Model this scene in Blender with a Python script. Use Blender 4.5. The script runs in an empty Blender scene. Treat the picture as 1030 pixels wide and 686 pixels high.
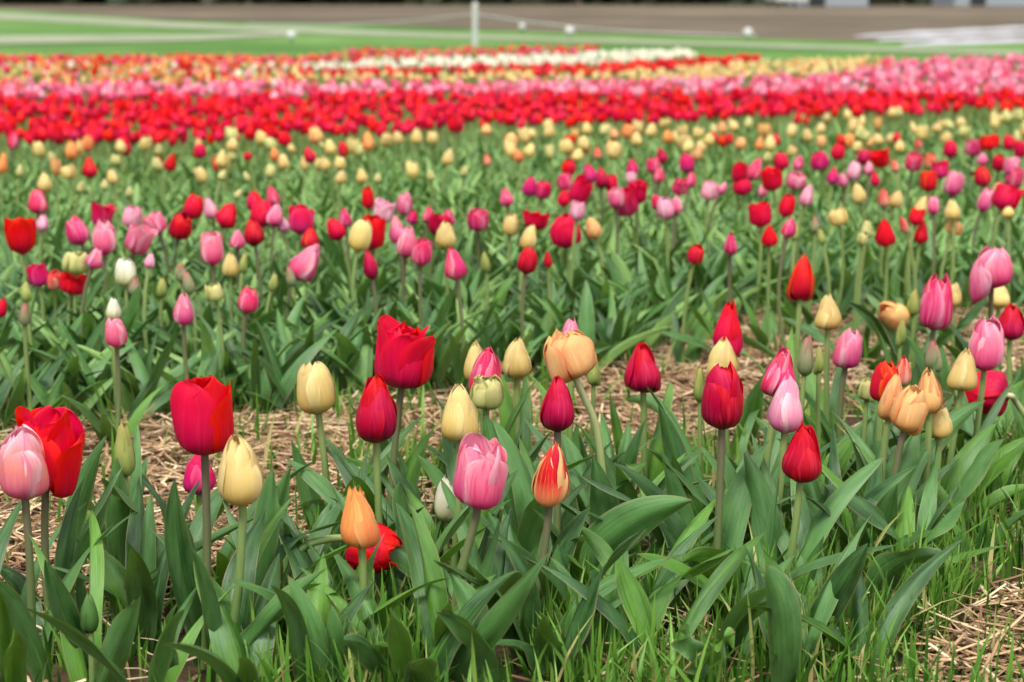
import bpy, math, random
import numpy as np
from mathutils import Vector, Matrix

R = math.radians
random.seed(11)
rng = np.random.default_rng(11)
scene = bpy.context.scene
COL = scene.collection

# ------------------------------------------------------------------ camera
CAM_H, PITCH, LENS = 0.68, R(11.46), 60.0
FPX = LENS / 36.0 * 1030.0                       # focal length in photo pixels
cam_d = bpy.data.cameras.new('camera')
cam_d.lens, cam_d.sensor_width = LENS, 36.0
cam_d.clip_start, cam_d.clip_end = 0.05, 2000
cam_d.dof.use_dof = True
cam_d.dof.focus_distance = 1.88
cam_d.dof.aperture_fstop = 6.6
cam = bpy.data.objects.new('camera', cam_d)
cam.location = (0, 0, CAM_H)
cam.rotation_euler = (R(90) - PITCH, 0, 0)
COL.objects.link(cam)
scene.camera = cam

# ------------------------------------------------------------------ light
SUN_EL, SUN_AZ = R(58), R(-35)                    # soft light from the upper left, behind the viewer
w = bpy.data.worlds.new('World')
scene.world = w
w.use_nodes = True
nt = w.node_tree
sky = nt.nodes.new('ShaderNodeTexSky')
sky.sky_type = 'NISHITA'
sky.sun_disc = False
sky.sun_elevation = SUN_EL
sky.sun_rotation = R(180) + SUN_AZ
sky.air_density, sky.dust_density, sky.ozone_density = 1.0, 4.0, 0.6
bg = nt.nodes['Background']
bg.inputs['Strength'].default_value = 0.085
veil = nt.nodes.new('ShaderNodeHueSaturation')      # an even cloud cover takes most of the blue out of the sky
veil.inputs['Saturation'].default_value = 0.35
nt.links.new(sky.outputs[0], veil.inputs['Color'])
nt.links.new(veil.outputs[0], bg.inputs['Color'])
sd = bpy.data.lights.new('sun', 'SUN')
sd.energy, sd.angle, sd.color = 1.5, R(18), (1.0, 0.96, 0.9)
so = bpy.data.objects.new('sun', sd)
# direction the light comes from
sdir = Vector((math.sin(SUN_AZ) * math.cos(SUN_EL), -math.cos(SUN_AZ) * math.cos(SUN_EL), math.sin(SUN_EL)))
so.rotation_euler = sdir.to_track_quat('Z', 'Y').to_euler()
COL.objects.link(so)
vs = scene.view_settings
vs.view_transform, vs.look, vs.gamma, vs.use_curve_mapping = 'Standard', 'None', 1.0, False
vs.exposure = 1.2
scene.cycles.use_denoising = True
scene.cycles.max_bounces = 8
scene.cycles.transmission_bounces = 6

# ------------------------------------------------------------------ picture <-> world
CP, SP = math.cos(PITCH), math.sin(PITCH)


def ray(x, y):
    a, b = (x - 515) / FPX, (343 - y) / FPX
    return np.array([a, CP + b * SP, -SP + b * CP])


def at(x, y, Y):
    d = ray(x, y)
    return np.array([0, 0, CAM_H]) + d * (Y / d[1])


def ground(x, y, z=0.0):
    d = ray(x, y)
    return np.array([0, 0, CAM_H]) + d * ((z - CAM_H) / d[2])


def project(P):
    P = np.asarray(P, float) - np.array([0, 0, CAM_H])
    dep = P[..., 1] * CP - P[..., 2] * SP
    up = P[..., 1] * SP + P[..., 2] * CP
    return 515 + FPX * P[..., 0] / dep, 343 - FPX * up / dep


def in_poly(px, py, poly):
    px, py = np.asarray(px), np.asarray(py)
    inside = np.zeros(px.shape, bool)
    n = len(poly)
    for i in range(n):
        (x1, y1), (x2, y2) = poly[i], poly[(i + 1) % n]
        if y1 == y2:
            continue
        c = ((y1 > py) != (y2 > py)) & (px < (x2 - x1) * (py - y1) / (y2 - y1) + x1)
        inside ^= c
    return inside


# ------------------------------------------------------------------ materials
def lin(c):
    return tuple(((v / 255) / 12.92 if v / 255 <= 0.04045 else ((v / 255 + 0.055) / 1.055) ** 2.4) for v in c) + (1.0,)


class NB:
    """small helper round a node tree"""

    def __init__(s, name):
        s.m = bpy.data.materials.new(name)
        s.m.use_nodes = True
        s.t = s.m.node_tree
        s.t.nodes.clear()
        s.out = s.n('ShaderNodeOutputMaterial')

    def n(s, typ, **kw):
        nd = s.t.nodes.new(typ)
        for k, v in kw.items():
            setattr(nd, k, v)
        return nd

    def l(s, a, b):
        s.t.links.new(a, b)

    def val(s, sock, v):
        if hasattr(v, 'is_output') or isinstance(v, bpy.types.NodeSocket):
            s.l(v, sock)
        else:
            sock.default_value = v

    def math(s, op, a, b=0.0, c=None):
        nd = s.n('ShaderNodeMath', operation=op)
        s.val(nd.inputs[0], a)
        s.val(nd.inputs[1], b)
        if c is not None:
            s.val(nd.inputs[2], c)
        return nd.outputs[0]

    def smooth(s, v, lo, hi, o0=0.0, o1=1.0):
        nd = s.n('ShaderNodeMapRange', interpolation_type='SMOOTHSTEP')
        s.val(nd.inputs['Value'], v)
        nd.inputs['From Min'].default_value, nd.inputs['From Max'].default_value = lo, hi
        nd.inputs['To Min'].default_value, nd.inputs['To Max'].default_value = o0, o1
        return nd.outputs[0]

    def mix(s, f, a, b, blend='MIX'):
        nd = s.n('ShaderNodeMix', data_type='RGBA', blend_type=blend)
        s.val(nd.inputs[0], f)
        s.val(nd.inputs[6], a)
        s.val(nd.inputs[7], b)
        return nd.outputs[2]

    def ramp(s, f, stops):
        nd = s.n('ShaderNodeValToRGB')
        e = nd.color_ramp.elements
        while len(e) < len(stops):
            e.new(0.5)
        for i, (p, c) in enumerate(stops):
            e[i].position, e[i].color = p, c
        s.val(nd.inputs[0], f)
        return nd.outputs[0]

    def noise(s, vec, scale, detail=3.0, rough=0.55):
        nd = s.n('ShaderNodeTexNoise')
        if vec is not None:
            s.l(vec, nd.inputs['Vector'])
        nd.inputs['Scale'].default_value = scale
        nd.inputs['Detail'].default_value = detail
        nd.inputs['Roughness'].default_value = rough
        return nd.outputs[0]

    def mapping(s, vec, scale, loc=None):
        nd = s.n('ShaderNodeMapping')
        s.l(vec, nd.inputs[0])
        nd.inputs['Scale'].default_value = scale
        if loc is not None:
            s.l(loc, nd.inputs['Location'])
        return nd.outputs[0]

    def finish(s, color, rough=0.5, transl=0.0, bump=None, bump_d=0.001, bump_s=0.4, spec=0.5, sheen=0.0, tcol=None):
        p = s.n('ShaderNodeBsdfPrincipled')
        s.val(p.inputs['Base Color'], color)
        s.val(p.inputs['Roughness'], rough)
        p.inputs['Specular IOR Level'].default_value = spec
        if sheen:
            p.inputs['Sheen Weight'].default_value = sheen
        if bump is not None:
            b = s.n('ShaderNodeBump')
            b.inputs['Strength'].default_value = bump_s
            b.inputs['Distance'].default_value = bump_d
            s.l(bump, b.inputs['Height'])
            s.l(b.outputs[0], p.inputs['Normal'])
        sh = p.outputs[0]
        if transl:
            t = s.n('ShaderNodeBsdfTranslucent')
            s.val(t.inputs[0], tcol if tcol is not None else color)
            mx = s.n('ShaderNodeMixShader')
            mx.inputs[0].default_value = transl
            s.l(sh, mx.inputs[1])
            s.l(t.outputs[0], mx.inputs[2])
            sh = mx.outputs[0]
        s.l(sh, s.out.inputs[0])
        return s.m


def petal_mat(name, base, mid, tip, edge, edge_amt=0.6, streak=None, streak_amt=0.0, rough=0.5, transl=0.24, e0=0.25, e1=0.5):
    b = NB(name)
    uv = b.n('ShaderNodeUVMap').outputs[0]
    sep = b.n('ShaderNodeSeparateXYZ')
    b.l(uv, sep.inputs[0])
    u, v = sep.outputs[0], sep.outputs[1]
    info = b.n('ShaderNodeObjectInfo')
    attr = b.n('ShaderNodeAttribute', attribute_name='rnd')
    rnd = b.math('FRACT', b.math('ADD', info.outputs['Random'], attr.outputs['Fac']))
    off = b.n('ShaderNodeCombineXYZ')
    b.l(b.math('MULTIPLY', rnd, 37.0), off.inputs[0])
    b.l(b.math('MULTIPLY', rnd, 11.0), off.inputs[1])
    st = b.noise(b.mapping(uv, (14, 1.3, 1), off.outputs[0]), 1.0, 4.0, 0.6)
    fine = b.noise(b.mapping(uv, (70, 2.5, 1), off.outputs[0]), 1.0, 2.0, 0.6)
    vw = b.math('ADD', v, b.math('MULTIPLY', b.math('SUBTRACT', st, 0.5), 0.35))
    col = b.ramp(vw, [(0.05, lin(base)), (0.42, lin(mid)), (0.9, lin(tip))])
    e = b.math('ABSOLUTE', b.math('SUBTRACT', u, 0.5))
    e = b.math('ADD', e, b.math('MULTIPLY', b.math('SUBTRACT', st, 0.5), 0.25))
    ef = b.math('MULTIPLY', b.smooth(e, e0, e1), edge_amt)
    col = b.mix(ef, col, lin(edge))
    if streak is not None:
        sf = b.math('MULTIPLY', b.smooth(st, 0.5, 0.62), streak_amt)
        col = b.mix(sf, col, lin(streak))
    hsv = b.n('ShaderNodeHueSaturation')
    b.l(b.math('ADD', 0.489, b.math('MULTIPLY', rnd, 0.016)), hsv.inputs['Hue'])
    b.l(b.math('ADD', 0.74, b.math('MULTIPLY', b.math('ADD', b.math('MULTIPLY', rnd, 0.16), b.math('MULTIPLY', fine, 0.42)), 1.0)), hsv.inputs['Value'])
    b.l(col, hsv.inputs['Color'])
    hgt = b.math('ADD', b.math('MULTIPLY', st, 0.6), b.math('MULTIPLY', fine, 0.5))
    return b.finish(hsv.outputs[0], rough, transl, hgt, 0.0016, 0.6, 0.28, 0.0)


PM = {
    'red': petal_mat('red_petal', (184, 0, 54), (226, 0, 46), (234, 2, 14), (238, 14, 20), 0.75, (238, 44, 66), .22),
    'darkred': petal_mat('crimson_petal', (116, 0, 28), (198, 0, 50), (216, 2, 24), (206, 6, 34), 0.6, (240, 80, 126), 0.18, rough=0.4),
    'magenta': petal_mat('magenta_petal', (196, 50, 124), (216, 16, 92), (220, 10, 62), (238, 90, 140), 0.6),
    'hotpink': petal_mat('hot_pink_petal', (196, 20, 84), (230, 50, 104), (230, 34, 76), (248, 160, 184), 0.75, (246, 150, 178), 0.4),
    'pink': petal_mat('pink_petal', (208, 36, 112), (240, 118, 152), (246, 150, 168), (250, 200, 212), 0.75, (222, 40, 104), 0.6, e0=.22),
    'palepink': petal_mat('pale_pink_petal', (226, 112, 160), (242, 174, 194), (244, 164, 188), (250, 222, 226), 0.8, (226, 70, 132), 0.3),
    'pinkstripe': petal_mat('pink_striped_petal', (224, 98, 130), (240, 152, 136), (248, 184, 198), (250, 210, 218), 0.75, (232, 84, 138), 0.55),
    'cream': petal_mat('cream_petal', (212, 180, 92), (228, 204, 128), (232, 210, 142), (240, 226, 168), 0.6, (220, 190, 104), .35, transl=0.27),
    'peach': petal_mat('peach_petal', (226, 164, 92), (238, 192, 126), (240, 194, 122), (236, 144, 92), 0.75, (240, 206, 140), .4, transl=0.27),
    'orange': petal_mat('orange_petal', (228, 130, 72), (238, 158, 90), (240, 168, 88), (242, 190, 116), 0.6, (230, 90, 56), 0.4),
    'redcream': petal_mat('red_cream_petal', (236, 160, 104), (208, 12, 26), (214, 10, 22), (242, 208, 140), 0.9, (240, 186, 110), 0.3, e0=0.27, e1=0.44),
    'redorange': petal_mat('orange_red_petal', (186, 4, 44), (220, 16, 26), (230, 44, 16), (240, 110, 28), 0.75, e0=0.34),
    'salmon': petal_mat('salmon_petal', (224, 176, 146), (230, 116, 90), (228, 60, 46), (240, 196, 168), 0.65, (224, 50, 44), 0.4),
    'white': petal_mat('white_petal', (205, 208, 140), (232, 230, 200), (238, 236, 216), (240, 238, 222), 0.4),
    'green': petal_mat('green_bud_petal', (118, 146, 66), (166, 178, 98), (194, 186, 106), (134, 154, 74), 0.5),
    'deepgreen': petal_mat('dark_green_bud_petal', (60, 100, 46), (84, 124, 62), (104, 140, 74), (60, 100, 46), 0.4),
    'grey': petal_mat('grey_green_bud_petal', (118, 136, 88), (158, 156, 118), (198, 128, 116), (136, 146, 104), 0.5),
    'greencream': petal_mat('green_cream_petal', (150, 168, 86), (212, 208, 138), (216, 210, 140), (150, 168, 86), 0.55),
}


def leaf_mat(name, dark, light, edge, rough=0.42, edge_amt=0.7, obj_rnd=True):
    b = NB(name)
    uv = b.n('ShaderNodeUVMap').outputs[0]
    sep = b.n('ShaderNodeSeparateXYZ')
    b.l(uv, sep.inputs[0])
    u, v = sep.outputs[0], sep.outputs[1]
    info = b.n('ShaderNodeObjectInfo')
    attr = b.n('ShaderNodeAttribute', attribute_name='rnd')
    rnd = b.math('FRACT', b.math('ADD', info.outputs['Random'], attr.outputs['Fac']))
    off = b.n('ShaderNodeCombineXYZ')
    b.l(b.math('MULTIPLY', rnd, 53.0), off.inputs[0])
    b.l(b.math('MULTIPLY', rnd, 17.0), off.inputs[1])
    veins = b.noise(b.mapping(uv, (46, 0.9, 1), off.outputs[0]), 1.0, 2.0, 0.5)
    blot = b.noise(b.mapping(uv, (2.2, 3.2, 1), off.outputs[0]), 1.0, 4.0, 0.6)
    f = b.math('ADD', b.math('MULTIPLY', blot, 0.6), b.math('ADD', b.math('MULTIPLY', rnd, 0.3), b.math('MULTIPLY', veins, 0.45)))
    col = b.ramp(f, [(0.42, lin(dark)), (0.86, lin(light))])
    e = b.math('ABSOLUTE', b.math('SUBTRACT', u, 0.5))
    ef = b.math('MULTIPLY', b.smooth(e, 0.455, 0.49), edge_amt)
    col = b.mix(ef, col, lin(edge))
    mid = b.smooth(e, 0.0, 0.03, 0.25, 0.0)
    col = b.mix(mid, col, lin(light))
    tipf = b.math('MULTIPLY', b.smooth(v, 0.95, 1.0), b.smooth(rnd, 0.5, 0.6))
    col = b.mix(tipf, col, lin((120, 84, 60)))
    rg = b.math('ADD', rough - 0.08, b.math('MULTIPLY', blot, 0.2))
    bloom_sheen = b.math('MULTIPLY', b.smooth(b.noise(b.mapping(uv, (1.6, 2.0, 1), off.outputs[0]), 1.0, 3.0), .45, .75), .36)
    col = b.mix(bloom_sheen, col, lin((116, 156, 112)))  # waxy bloom, with the sky's pale sheen painted into its colour
    soil = b.math('MULTIPLY', b.smooth(b.noise(b.mapping(uv, (9, 14, 1), off.outputs[0]), 1.0, 5.0, 0.7), .64, .74), .45)
    col = b.mix(soil, col, lin((132, 122, 84)))
    return b.finish(col, rg, 0.22, veins, 0.0016, 0.55, 0.5, 0.0, tcol=b.mix(0.5, col, lin((130, 170, 40))))


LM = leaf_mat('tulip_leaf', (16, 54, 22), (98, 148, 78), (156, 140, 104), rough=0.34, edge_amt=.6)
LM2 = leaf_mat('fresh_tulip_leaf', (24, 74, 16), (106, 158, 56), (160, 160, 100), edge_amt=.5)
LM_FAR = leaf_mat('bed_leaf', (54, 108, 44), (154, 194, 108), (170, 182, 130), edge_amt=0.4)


def stem_mat(name, low, high):
    b = NB(name)
    uv = b.n('ShaderNodeUVMap').outputs[0]
    sep = b.n('ShaderNodeSeparateXYZ')
    b.l(uv, sep.inputs[0])
    tc = b.n('ShaderNodeTexCoord').outputs['Object']
    nz = b.noise(b.mapping(tc, (300, 300, 30)), 1.0, 2.0)
    f = b.math('ADD', sep.outputs[1], b.math('MULTIPLY', b.math('SUBTRACT', nz, 0.5), 0.5))
    col = b.ramp(f, [(0.1, lin(low)), (0.9, lin(high))])
    return b.finish(col, 0.5, 0.0, nz, 0.0006, 0.3)


STEM_G = stem_mat('green_stem', (92, 124, 62), (132, 152, 88))
STEM_B = stem_mat('bronze_stem', (96, 124, 62), (104, 98, 74))
STEM_Y = stem_mat('pale_stem', (128, 150, 84), (188, 190, 138))


def stuff_mat(name, stops, rough=0.6, transl=0.0, tipcol=None, tip0=0.6):
    """colour by the per-piece random value, optionally a different tip"""
    b = NB(name)
    uv = b.n('ShaderNodeUVMap').outputs[0]
    sep = b.n('ShaderNodeSeparateXYZ')
    b.l(uv, sep.inputs[0])
    attr = b.n('ShaderNodeAttribute', attribute_name='rnd')
    nz = b.noise(b.mapping(uv, (8, 2, 1)), 1.0, 2.0)
    f = b.math('ADD', attr.outputs['Fac'], b.math('MULTIPLY', b.math('SUBTRACT', nz, 0.5), 0.25))
    col = b.ramp(f, [(p, lin(c)) for p, c in stops])
    if tipcol:
        col = b.mix(b.math('MULTIPLY', b.smooth(sep.outputs[1], tip0, 1.0), 0.7), col, lin(tipcol))
    return b.finish(col, rough, transl, None, spec=0.35)


GRASS = stuff_mat('grass_blade', [(0.0, (36, 78, 18)), (0.45, (84, 136, 42)), (0.78, (132, 174, 74)), (0.9, (196, 184, 124))], 0.42, 0.25, (120, 165, 66), 0.5)
STRAW = stuff_mat('straw_stalk', [(0.0, (80, 60, 42)), (0.35, (138, 106, 76)), (0.7, (186, 154, 116)), (1.0, (222, 198, 162))], 0.6)


def ground_mat(name, c0, c1, c2, scale, stretch=(1, 1, 1), bump_d=0.02, rough=0.9):
    b = NB(name)
    tc = b.n('ShaderNodeTexCoord').outputs['Object']
    a = b.noise(b.mapping(tc, stretch), scale, 6.0, 0.62)
    g = b.noise(b.mapping(tc, stretch), scale * 9, 3.0, 0.6)
    f = b.math('ADD', b.math('MULTIPLY', a, 0.6), b.math('MULTIPLY', g, 0.4))
    col = b.ramp(f, [(0.32, lin(c0)), (0.5, lin(c1)), (0.68, lin(c2))])
    return b.finish(col, rough, 0.0, f, bump_d, 0.8, 0.2)


M_SOIL = ground_mat('soil', (44, 34, 26), (72, 56, 42), (104, 84, 62), 7.0)
M_LAWN = ground_mat('meadow_grass', (54, 92, 34), (86, 126, 56), (130, 156, 96), 0.25, (0.4, 1, 1))
M_PLOUGH = ground_mat('ploughed_soil', (48, 41, 32), (98, 87, 71), (152, 140, 118), 0.11, (0.25, 1.0, 1), 0.05)
M_PATH = ground_mat('worn_path', (104, 124, 84), (140, 148, 120), (176, 176, 156), 1.5, (0.4, 1, 1))


def plain(name, c, rough=0.6, nscale=20.0, amt=0.25):
    b = NB(name)
    tc = b.n('ShaderNodeTexCoord').outputs['Object']
    nz = b.noise(tc, nscale, 4.0)
    col = b.mix(b.math('MULTIPLY', nz, amt), lin(c), lin(tuple(v * 0.6 for v in c)))
    return b.finish(col, rough, 0.0, nz, 0.002, 0.2)


M_WHITE = plain('white_plastic', (205, 208, 204), 0.4)
M_FLEECE = plain('white_fleece', (186, 186, 190), 0.7, 6.0, 0.35)
M_WALL = plain('pale_wall', (150, 160, 168), 0.7)
M_ROOF = plain('grey_roof', (120, 126, 132), 0.6)
M_DARK = plain('dark_glass', (40, 46, 50), 0.3)
M_BARK = plain('bark', (70, 58, 46), 0.9)
M_TREE = stuff_mat('tree_foliage', [(0.0, (36, 50, 32)), (0.6, (66, 80, 54)), (1.0, (104, 112, 84))], 0.7, 0.15)
M_PISTIL = plain('pistil_green', (170, 180, 90), 0.5)


# ------------------------------------------------------------------ mesh helpers
def grid_mesh(name, P, rnd=None, mats=(), midx=None, uv=None):
    """P: (N,K,M,3) patches of K x M points -> ONE mesh of quads with uv (across, along)"""
    P = np.asarray(P, np.float32)
    if P.ndim == 3:
        P = P[None]
    N, K, M, _ = P.shape
    me = bpy.data.meshes.new(name)
    nv = N * K * M
    me.vertices.add(nv)
    me.vertices.foreach_set('co', P.reshape(-1))
    base = (np.arange(N) * K * M)[:, None, None]
    i = (np.arange(K - 1) * M)[None, :, None]
    j = np.arange(M - 1)[None, None, :]
    a = base + i + j
    q = np.stack([a, a + 1, a + M + 1, a + M], -1).reshape(-1)
    nf = N * (K - 1) * (M - 1)
    me.loops.add(nf * 4)
    me.loops.foreach_set('vertex_index', q.astype(np.int32))
    me.polygons.add(nf)
    me.polygons.foreach_set('loop_start', np.arange(nf, dtype=np.int32) * 4)
    me.polygons.foreach_set('use_smooth', np.ones(nf, bool))
    if midx is not None:
        me.polygons.foreach_set('material_index', np.repeat(np.asarray(midx, np.int32), (K - 1) * (M - 1)))
    if uv is None:
        uu, vv = np.meshgrid(np.linspace(0, 1, M), np.linspace(0, 1, K))
        uv = np.stack([uu, vv], -1)
    UV = np.broadcast_to(uv[None], (N, K, M, 2)).reshape(-1, 2)
    lay = me.uv_layers.new(name='UVMap')
    lay.data.foreach_set('uv', UV[q].astype(np.float32).reshape(-1))
    if rnd is not None:
        at_ = me.attributes.new('rnd', 'FLOAT', 'FACE')
        at_.data.foreach_set('value', np.repeat(np.asarray(rnd, np.float32), (K - 1) * (M - 1)))
    for m in mats:
        me.materials.append(m)
    me.update(calc_edges=True)
    me.validate()
    return me


def merge_meshes(name, parts, mats):
    """parts: list of (verts (n,3), faces list)"""
    V, F, n = [], [], 0
    for v, f in parts:
        V += [tuple(p) for p in v]
        F += [tuple(i + n for i in q) for q in f]
        n += len(v)
    me = bpy.data.meshes.new(name)
    me.from_pydata(V, [], F)
    for m in mats:
        me.materials.append(m)
    me.update()
    return me


def box(x0, x1, y0, y1, z0, z1):
    v = [(x, y, z) for z in (z0, z1) for y in (y0, y1) for x in (x0, x1)]
    f = [(0, 2, 3, 1), (4, 5, 7, 6), (0, 1, 5, 4), (2, 6, 7, 3), (0, 4, 6, 2), (1, 3, 7, 5)]
    return v, f


def link(name, me, parent=None, loc=(0, 0, 0), mat=None):
    o = bpy.data.objects.new(name, me)
    COL.objects.link(o)
    o.location = loc
    if parent is not None:
        o.parent = parent
    if mat is not None:
        if len(me.materials) == 0:
            me.materials.append(None)
        o.material_slots[0].link = 'OBJECT'
        o.material_slots[0].material = mat
    return o


def tag(o, label=None, cat=None, group=None, kind=None):
    if label:
        o['label'] = label
    if cat:
        o['category'] = cat
    if group:
        o['group'] = group
    if kind:
        o['kind'] = kind
    return o


def empty(name, loc):
    o = bpy.data.objects.new(name, None)
    o.empty_display_size = 0.05
    COL.objects.link(o)
    o.location = loc
    return o


# ------------------------------------------------------------------ plant geometry
def norm(v):
    return v / (np.linalg.norm(v, axis=-1, keepdims=True) + 1e-9)


def bez(p0, p1, p2, t):
    t = t[:, None]
    return (1 - t) ** 2 * p0 + 2 * t * (1 - t) * p1 + t ** 2 * p2


def tube_pts(C, rad, M=9):
    """C: (K,3) centre line, rad: (K,) -> (K,M,3)"""
    T = norm(np.gradient(C, axis=0))
    ref = np.array([0.0, 1.0, 0.0])
    S = norm(np.cross(T, ref))
    Nn = np.cross(S, T)
    a = np.linspace(0, 2 * math.pi, M)
    return C[:, None] + rad[:, None, None] * (S[:, None] * np.cos(a)[None, :, None] + Nn[:, None] * np.sin(a)[None, :, None])


def leaf_pts(p0, p1, p2, W, side, rot=0.0, fold=0.5, twist=0.0, wave=0.0, freq=9.0, K=20, M=7, phase=0.0, tip_pow=0.8):
    """a tulip leaf along a bent centre line. side: direction the blade spreads in, rot: turn about the centre line"""
    t = np.linspace(0, 1, K)
    C = bez(p0, p1, p2, t)
    T = norm(np.gradient(C, axis=0))
    S = norm(side[None] - (T @ side)[:, None] * T)
    Nn = np.cross(S, T)
    ang = rot + twist * t
    S2 = S * np.cos(ang)[:, None] + Nn * np.sin(ang)[:, None]
    N2 = -S * np.sin(ang)[:, None] + Nn * np.cos(ang)[:, None]
    prof = (t * 0.9 + 0.1) ** 0.6 * (1 - t) ** tip_pow
    prof = prof / prof.max()
    prof[0] = max(prof[0], 0.35)
    wv = W * prof
    u = np.linspace(-1, 1, M)
    fa = min(fold * 1.5, 1.1) * (1.0 - 0.45 * t)
    lat = np.abs(u)[None, :] ** 1.0
    off_s = u[None, :] * wv[:, None] * np.cos(fa)[:, None]
    off_n = lat ** 1.4 * wv[:, None] * np.sin(fa)[:, None]
    wobble = wave * W * (np.abs(u)[None, :] ** 3) * np.sin(freq * t[:, None] + phase + (u[None, :] > 0) * 1.7) * (prof[:, None] ** 0.6)
    off_n = off_n + wobble
    return C[:, None] + S2[:, None] * off_s[..., None] + N2[:, None] * off_n[..., None]


VK = np.array([0, .07, .18, .34, .56, .78, .92, 1.0])
SHAPES = {   # radius of the cup and half width of a petal along its length, where the tip starts to round off, how blunt it is
    'bud':    ([.18, .68, .93, 1.0, .88, .63, .38, .13], [.2, .74, 1.1, 1.34, 1.28, 1.02, .8, .7], .50, .62),
    'taper':  ([.18, .72, .97, 1.0, .80, .52, .30, .11], [.2, .76, 1.1, 1.32, 1.20, .92, .7, .6], .46, .68),
    'cup':    ([.18, .70, .94, 1.0, .99, .93, .84, .72], [.2, .72, 1.06, 1.26, 1.30, 1.2, 1.06, .95], .60, .46),
    'barrel': ([.18, .70, .94, 1.0, .97, .84, .62, .36], [.2, .72, 1.06, 1.30, 1.30, 1.14, .92, .85], .56, .50),
    'open':   ([.18, .60, .82, .92, .97, 1.0, 1.03, 1.06], [.2, .62, .88, 1.02, 1.10, 1.08, 1.0, .95], .58, .50),
    'frilly': ([.20, .72, .92, .98, .98, .96, .95, .95], [.2, .60, .82, .96, 1.0, .98, .92, .85], .58, .46),
    'ball':   ([.22, .76, .96, 1.0, .97, .88, .74, .55], [.2, .52, .68, .78, .84, .82, .78, .7], .60, .48),
}


def petal_pts(shape, k, n, whorl, r, K=19, M=11, wild=1.0):
    """one petal, cup of unit radius and unit height"""
    Rk, Wk, vt, blunt = SHAPES[shape]
    tt = np.linspace(0, 1, K)
    v = 1 - (1 - tt) ** 1.45
    vv = np.linspace(0, 1, 60)
    Rd, Wd = np.interp(vv, VK, Rk), np.interp(vv, VK, Wk)
    for A in (Rd, Wd):
        for _ in range(10):
            A[1:-1] = 0.25 * A[:-2] + 0.5 * A[1:-1] + 0.25 * A[2:]
    Rv, Wv = np.interp(v, vv, Rd), np.interp(v, vv, Wd)
    q = np.clip((v - vt) / (1 - vt), 0, 1)
    Wv = Wv * (1 - q ** 2) ** blunt
    Wv = np.maximum(Wv * r.uniform(0.90, 1.06), 0.012)
    sc = 1.0 - 0.12 * whorl
    opening = {'open': (0.0, 0.26), 'cup': (-0.06, 0.10), 'barrel': (-0.04, 0.08), 'ball': (-.05, .12), 'frilly': (-.16, .2)}.get(shape, (-0.03, 0.06))
    lean = r.uniform(*opening) * wild
    hgt = 1.0 - r.uniform(0, 0.11) * wild + 0.03 * whorl
    u = np.linspace(-1, 1, M)
    ang = np.minimum(Wv[:, None] / np.maximum(Rv[:, None], .08), 1.5) * u[None]
    spiral = r.choice((-1, 1)) * r.uniform(.03, .08)
    rad = Rv[:, None] * sc * (1 + spiral * u[None] * np.sin(math.pi * np.clip(v, 0, .9))[:, None]) + lean * (v[:, None] ** 2)
    rad = rad * (1 - 0.07 * u[None] ** 2 * (1 - .5 * v[:, None]))
    # a keel down the middle, shallow folds either side
    rad = rad + 0.035 * np.exp(-(u[None] / 0.13) ** 2) * np.sin(math.pi * np.clip(v * 1.05, 0, 1))[:, None] * sc * (1 if whorl == 0 else .5)
    rad = rad - 0.03 * np.exp(-((np.abs(u[None]) - .42) / 0.16) ** 2) * np.sin(math.pi * v)[:, None]
    ph = r.uniform(0, 6)
    rim = (np.abs(u)[None] ** 2.2) * (v[:, None] ** 1.2)
    rad = rad + rim * wild * r.uniform(.03, .10) * np.sin(6 * v[:, None] + ph + 2 * (u[None] > 0))
    rad = rad + rim * .05 * wild
    rad = rad + wild * 0.03 * np.sin(3.1 * u[None] + ph) * np.sin(5 * v + ph)[:, None]
    curl = r.uniform(-.16, .10) if shape in ('open', 'cup', 'barrel', 'ball', 'frilly') else r.uniform(-.05, .09)
    rad = rad + wild * curl * (v[:, None] ** 7)
    z = v[:, None] * hgt * np.ones_like(ang)
    z = z - 0.03 * (u[None] ** 2) * (v[:, None]) + wild * 0.03 * np.sin(3.4 * u[None] + ph) * v[:, None] ** 3
    a0 = 2 * math.pi * k / n + r.uniform(-0.16, 0.16)
    a = ang + a0
    return np.stack([rad * np.cos(a), rad * np.sin(a), z], -1)


N_VAR = 5
FL = {}       # (shape, variant) -> (inner mesh, [outer petal meshes])
FLM = {}      # (shape, variant) -> one joined lighter mesh


def flower_protos():
    for shape in SHAPES:
        for var in range(N_VAR):
            r = random.Random(hash((len(shape), shape[0] == 'b', var)) if False else (sum(map(ord, shape)) * 31 + var))
            if shape == 'ball':
                inner = [petal_pts(shape, i, 5, 1.0, r) for i in range(5)] + [petal_pts(shape, i + .3, 4, 3.0, r, wild=2) for i in range(4)]
                outer = [petal_pts(shape, i + .5, 5, 0.0, r) for i in range(5)]
            elif shape == 'frilly':
                inner = [petal_pts(shape, i, 4, 1.0, r, wild=1.5) for i in range(4)] + [petal_pts(shape, i + .3, 3, 3.0, r, wild=1.9) for i in range(3)]
                outer = [petal_pts(shape, i + .5, 4, 0.0, r, wild=1.5) for i in range(4)]
            else:
                inner = [petal_pts(shape, i + .5, 3, 1.0, r, wild=1.3) for i in range(3)]
                outer = [petal_pts(shape, i, 3, 0.0, r, wild=1.4) for i in range(3)]
            fm = grid_mesh('flower', np.stack(inner), [r.random() for _ in inner])
            FL[shape, var] = (fm, [grid_mesh('petal', p, [r.random()]) for p in outer])
            r2 = random.Random(sum(map(ord, shape)) * 77 + var)
            low = [petal_pts(shape, i + (.5 if wh else 0), 3, wh, r2, 9, 6, 1.2) for wh in (0.0, 1.0) for i in range(3)]
            FLM[shape, var] = grid_mesh('flower', np.stack(low), [r2.random() * .3 for _ in low])


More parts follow.
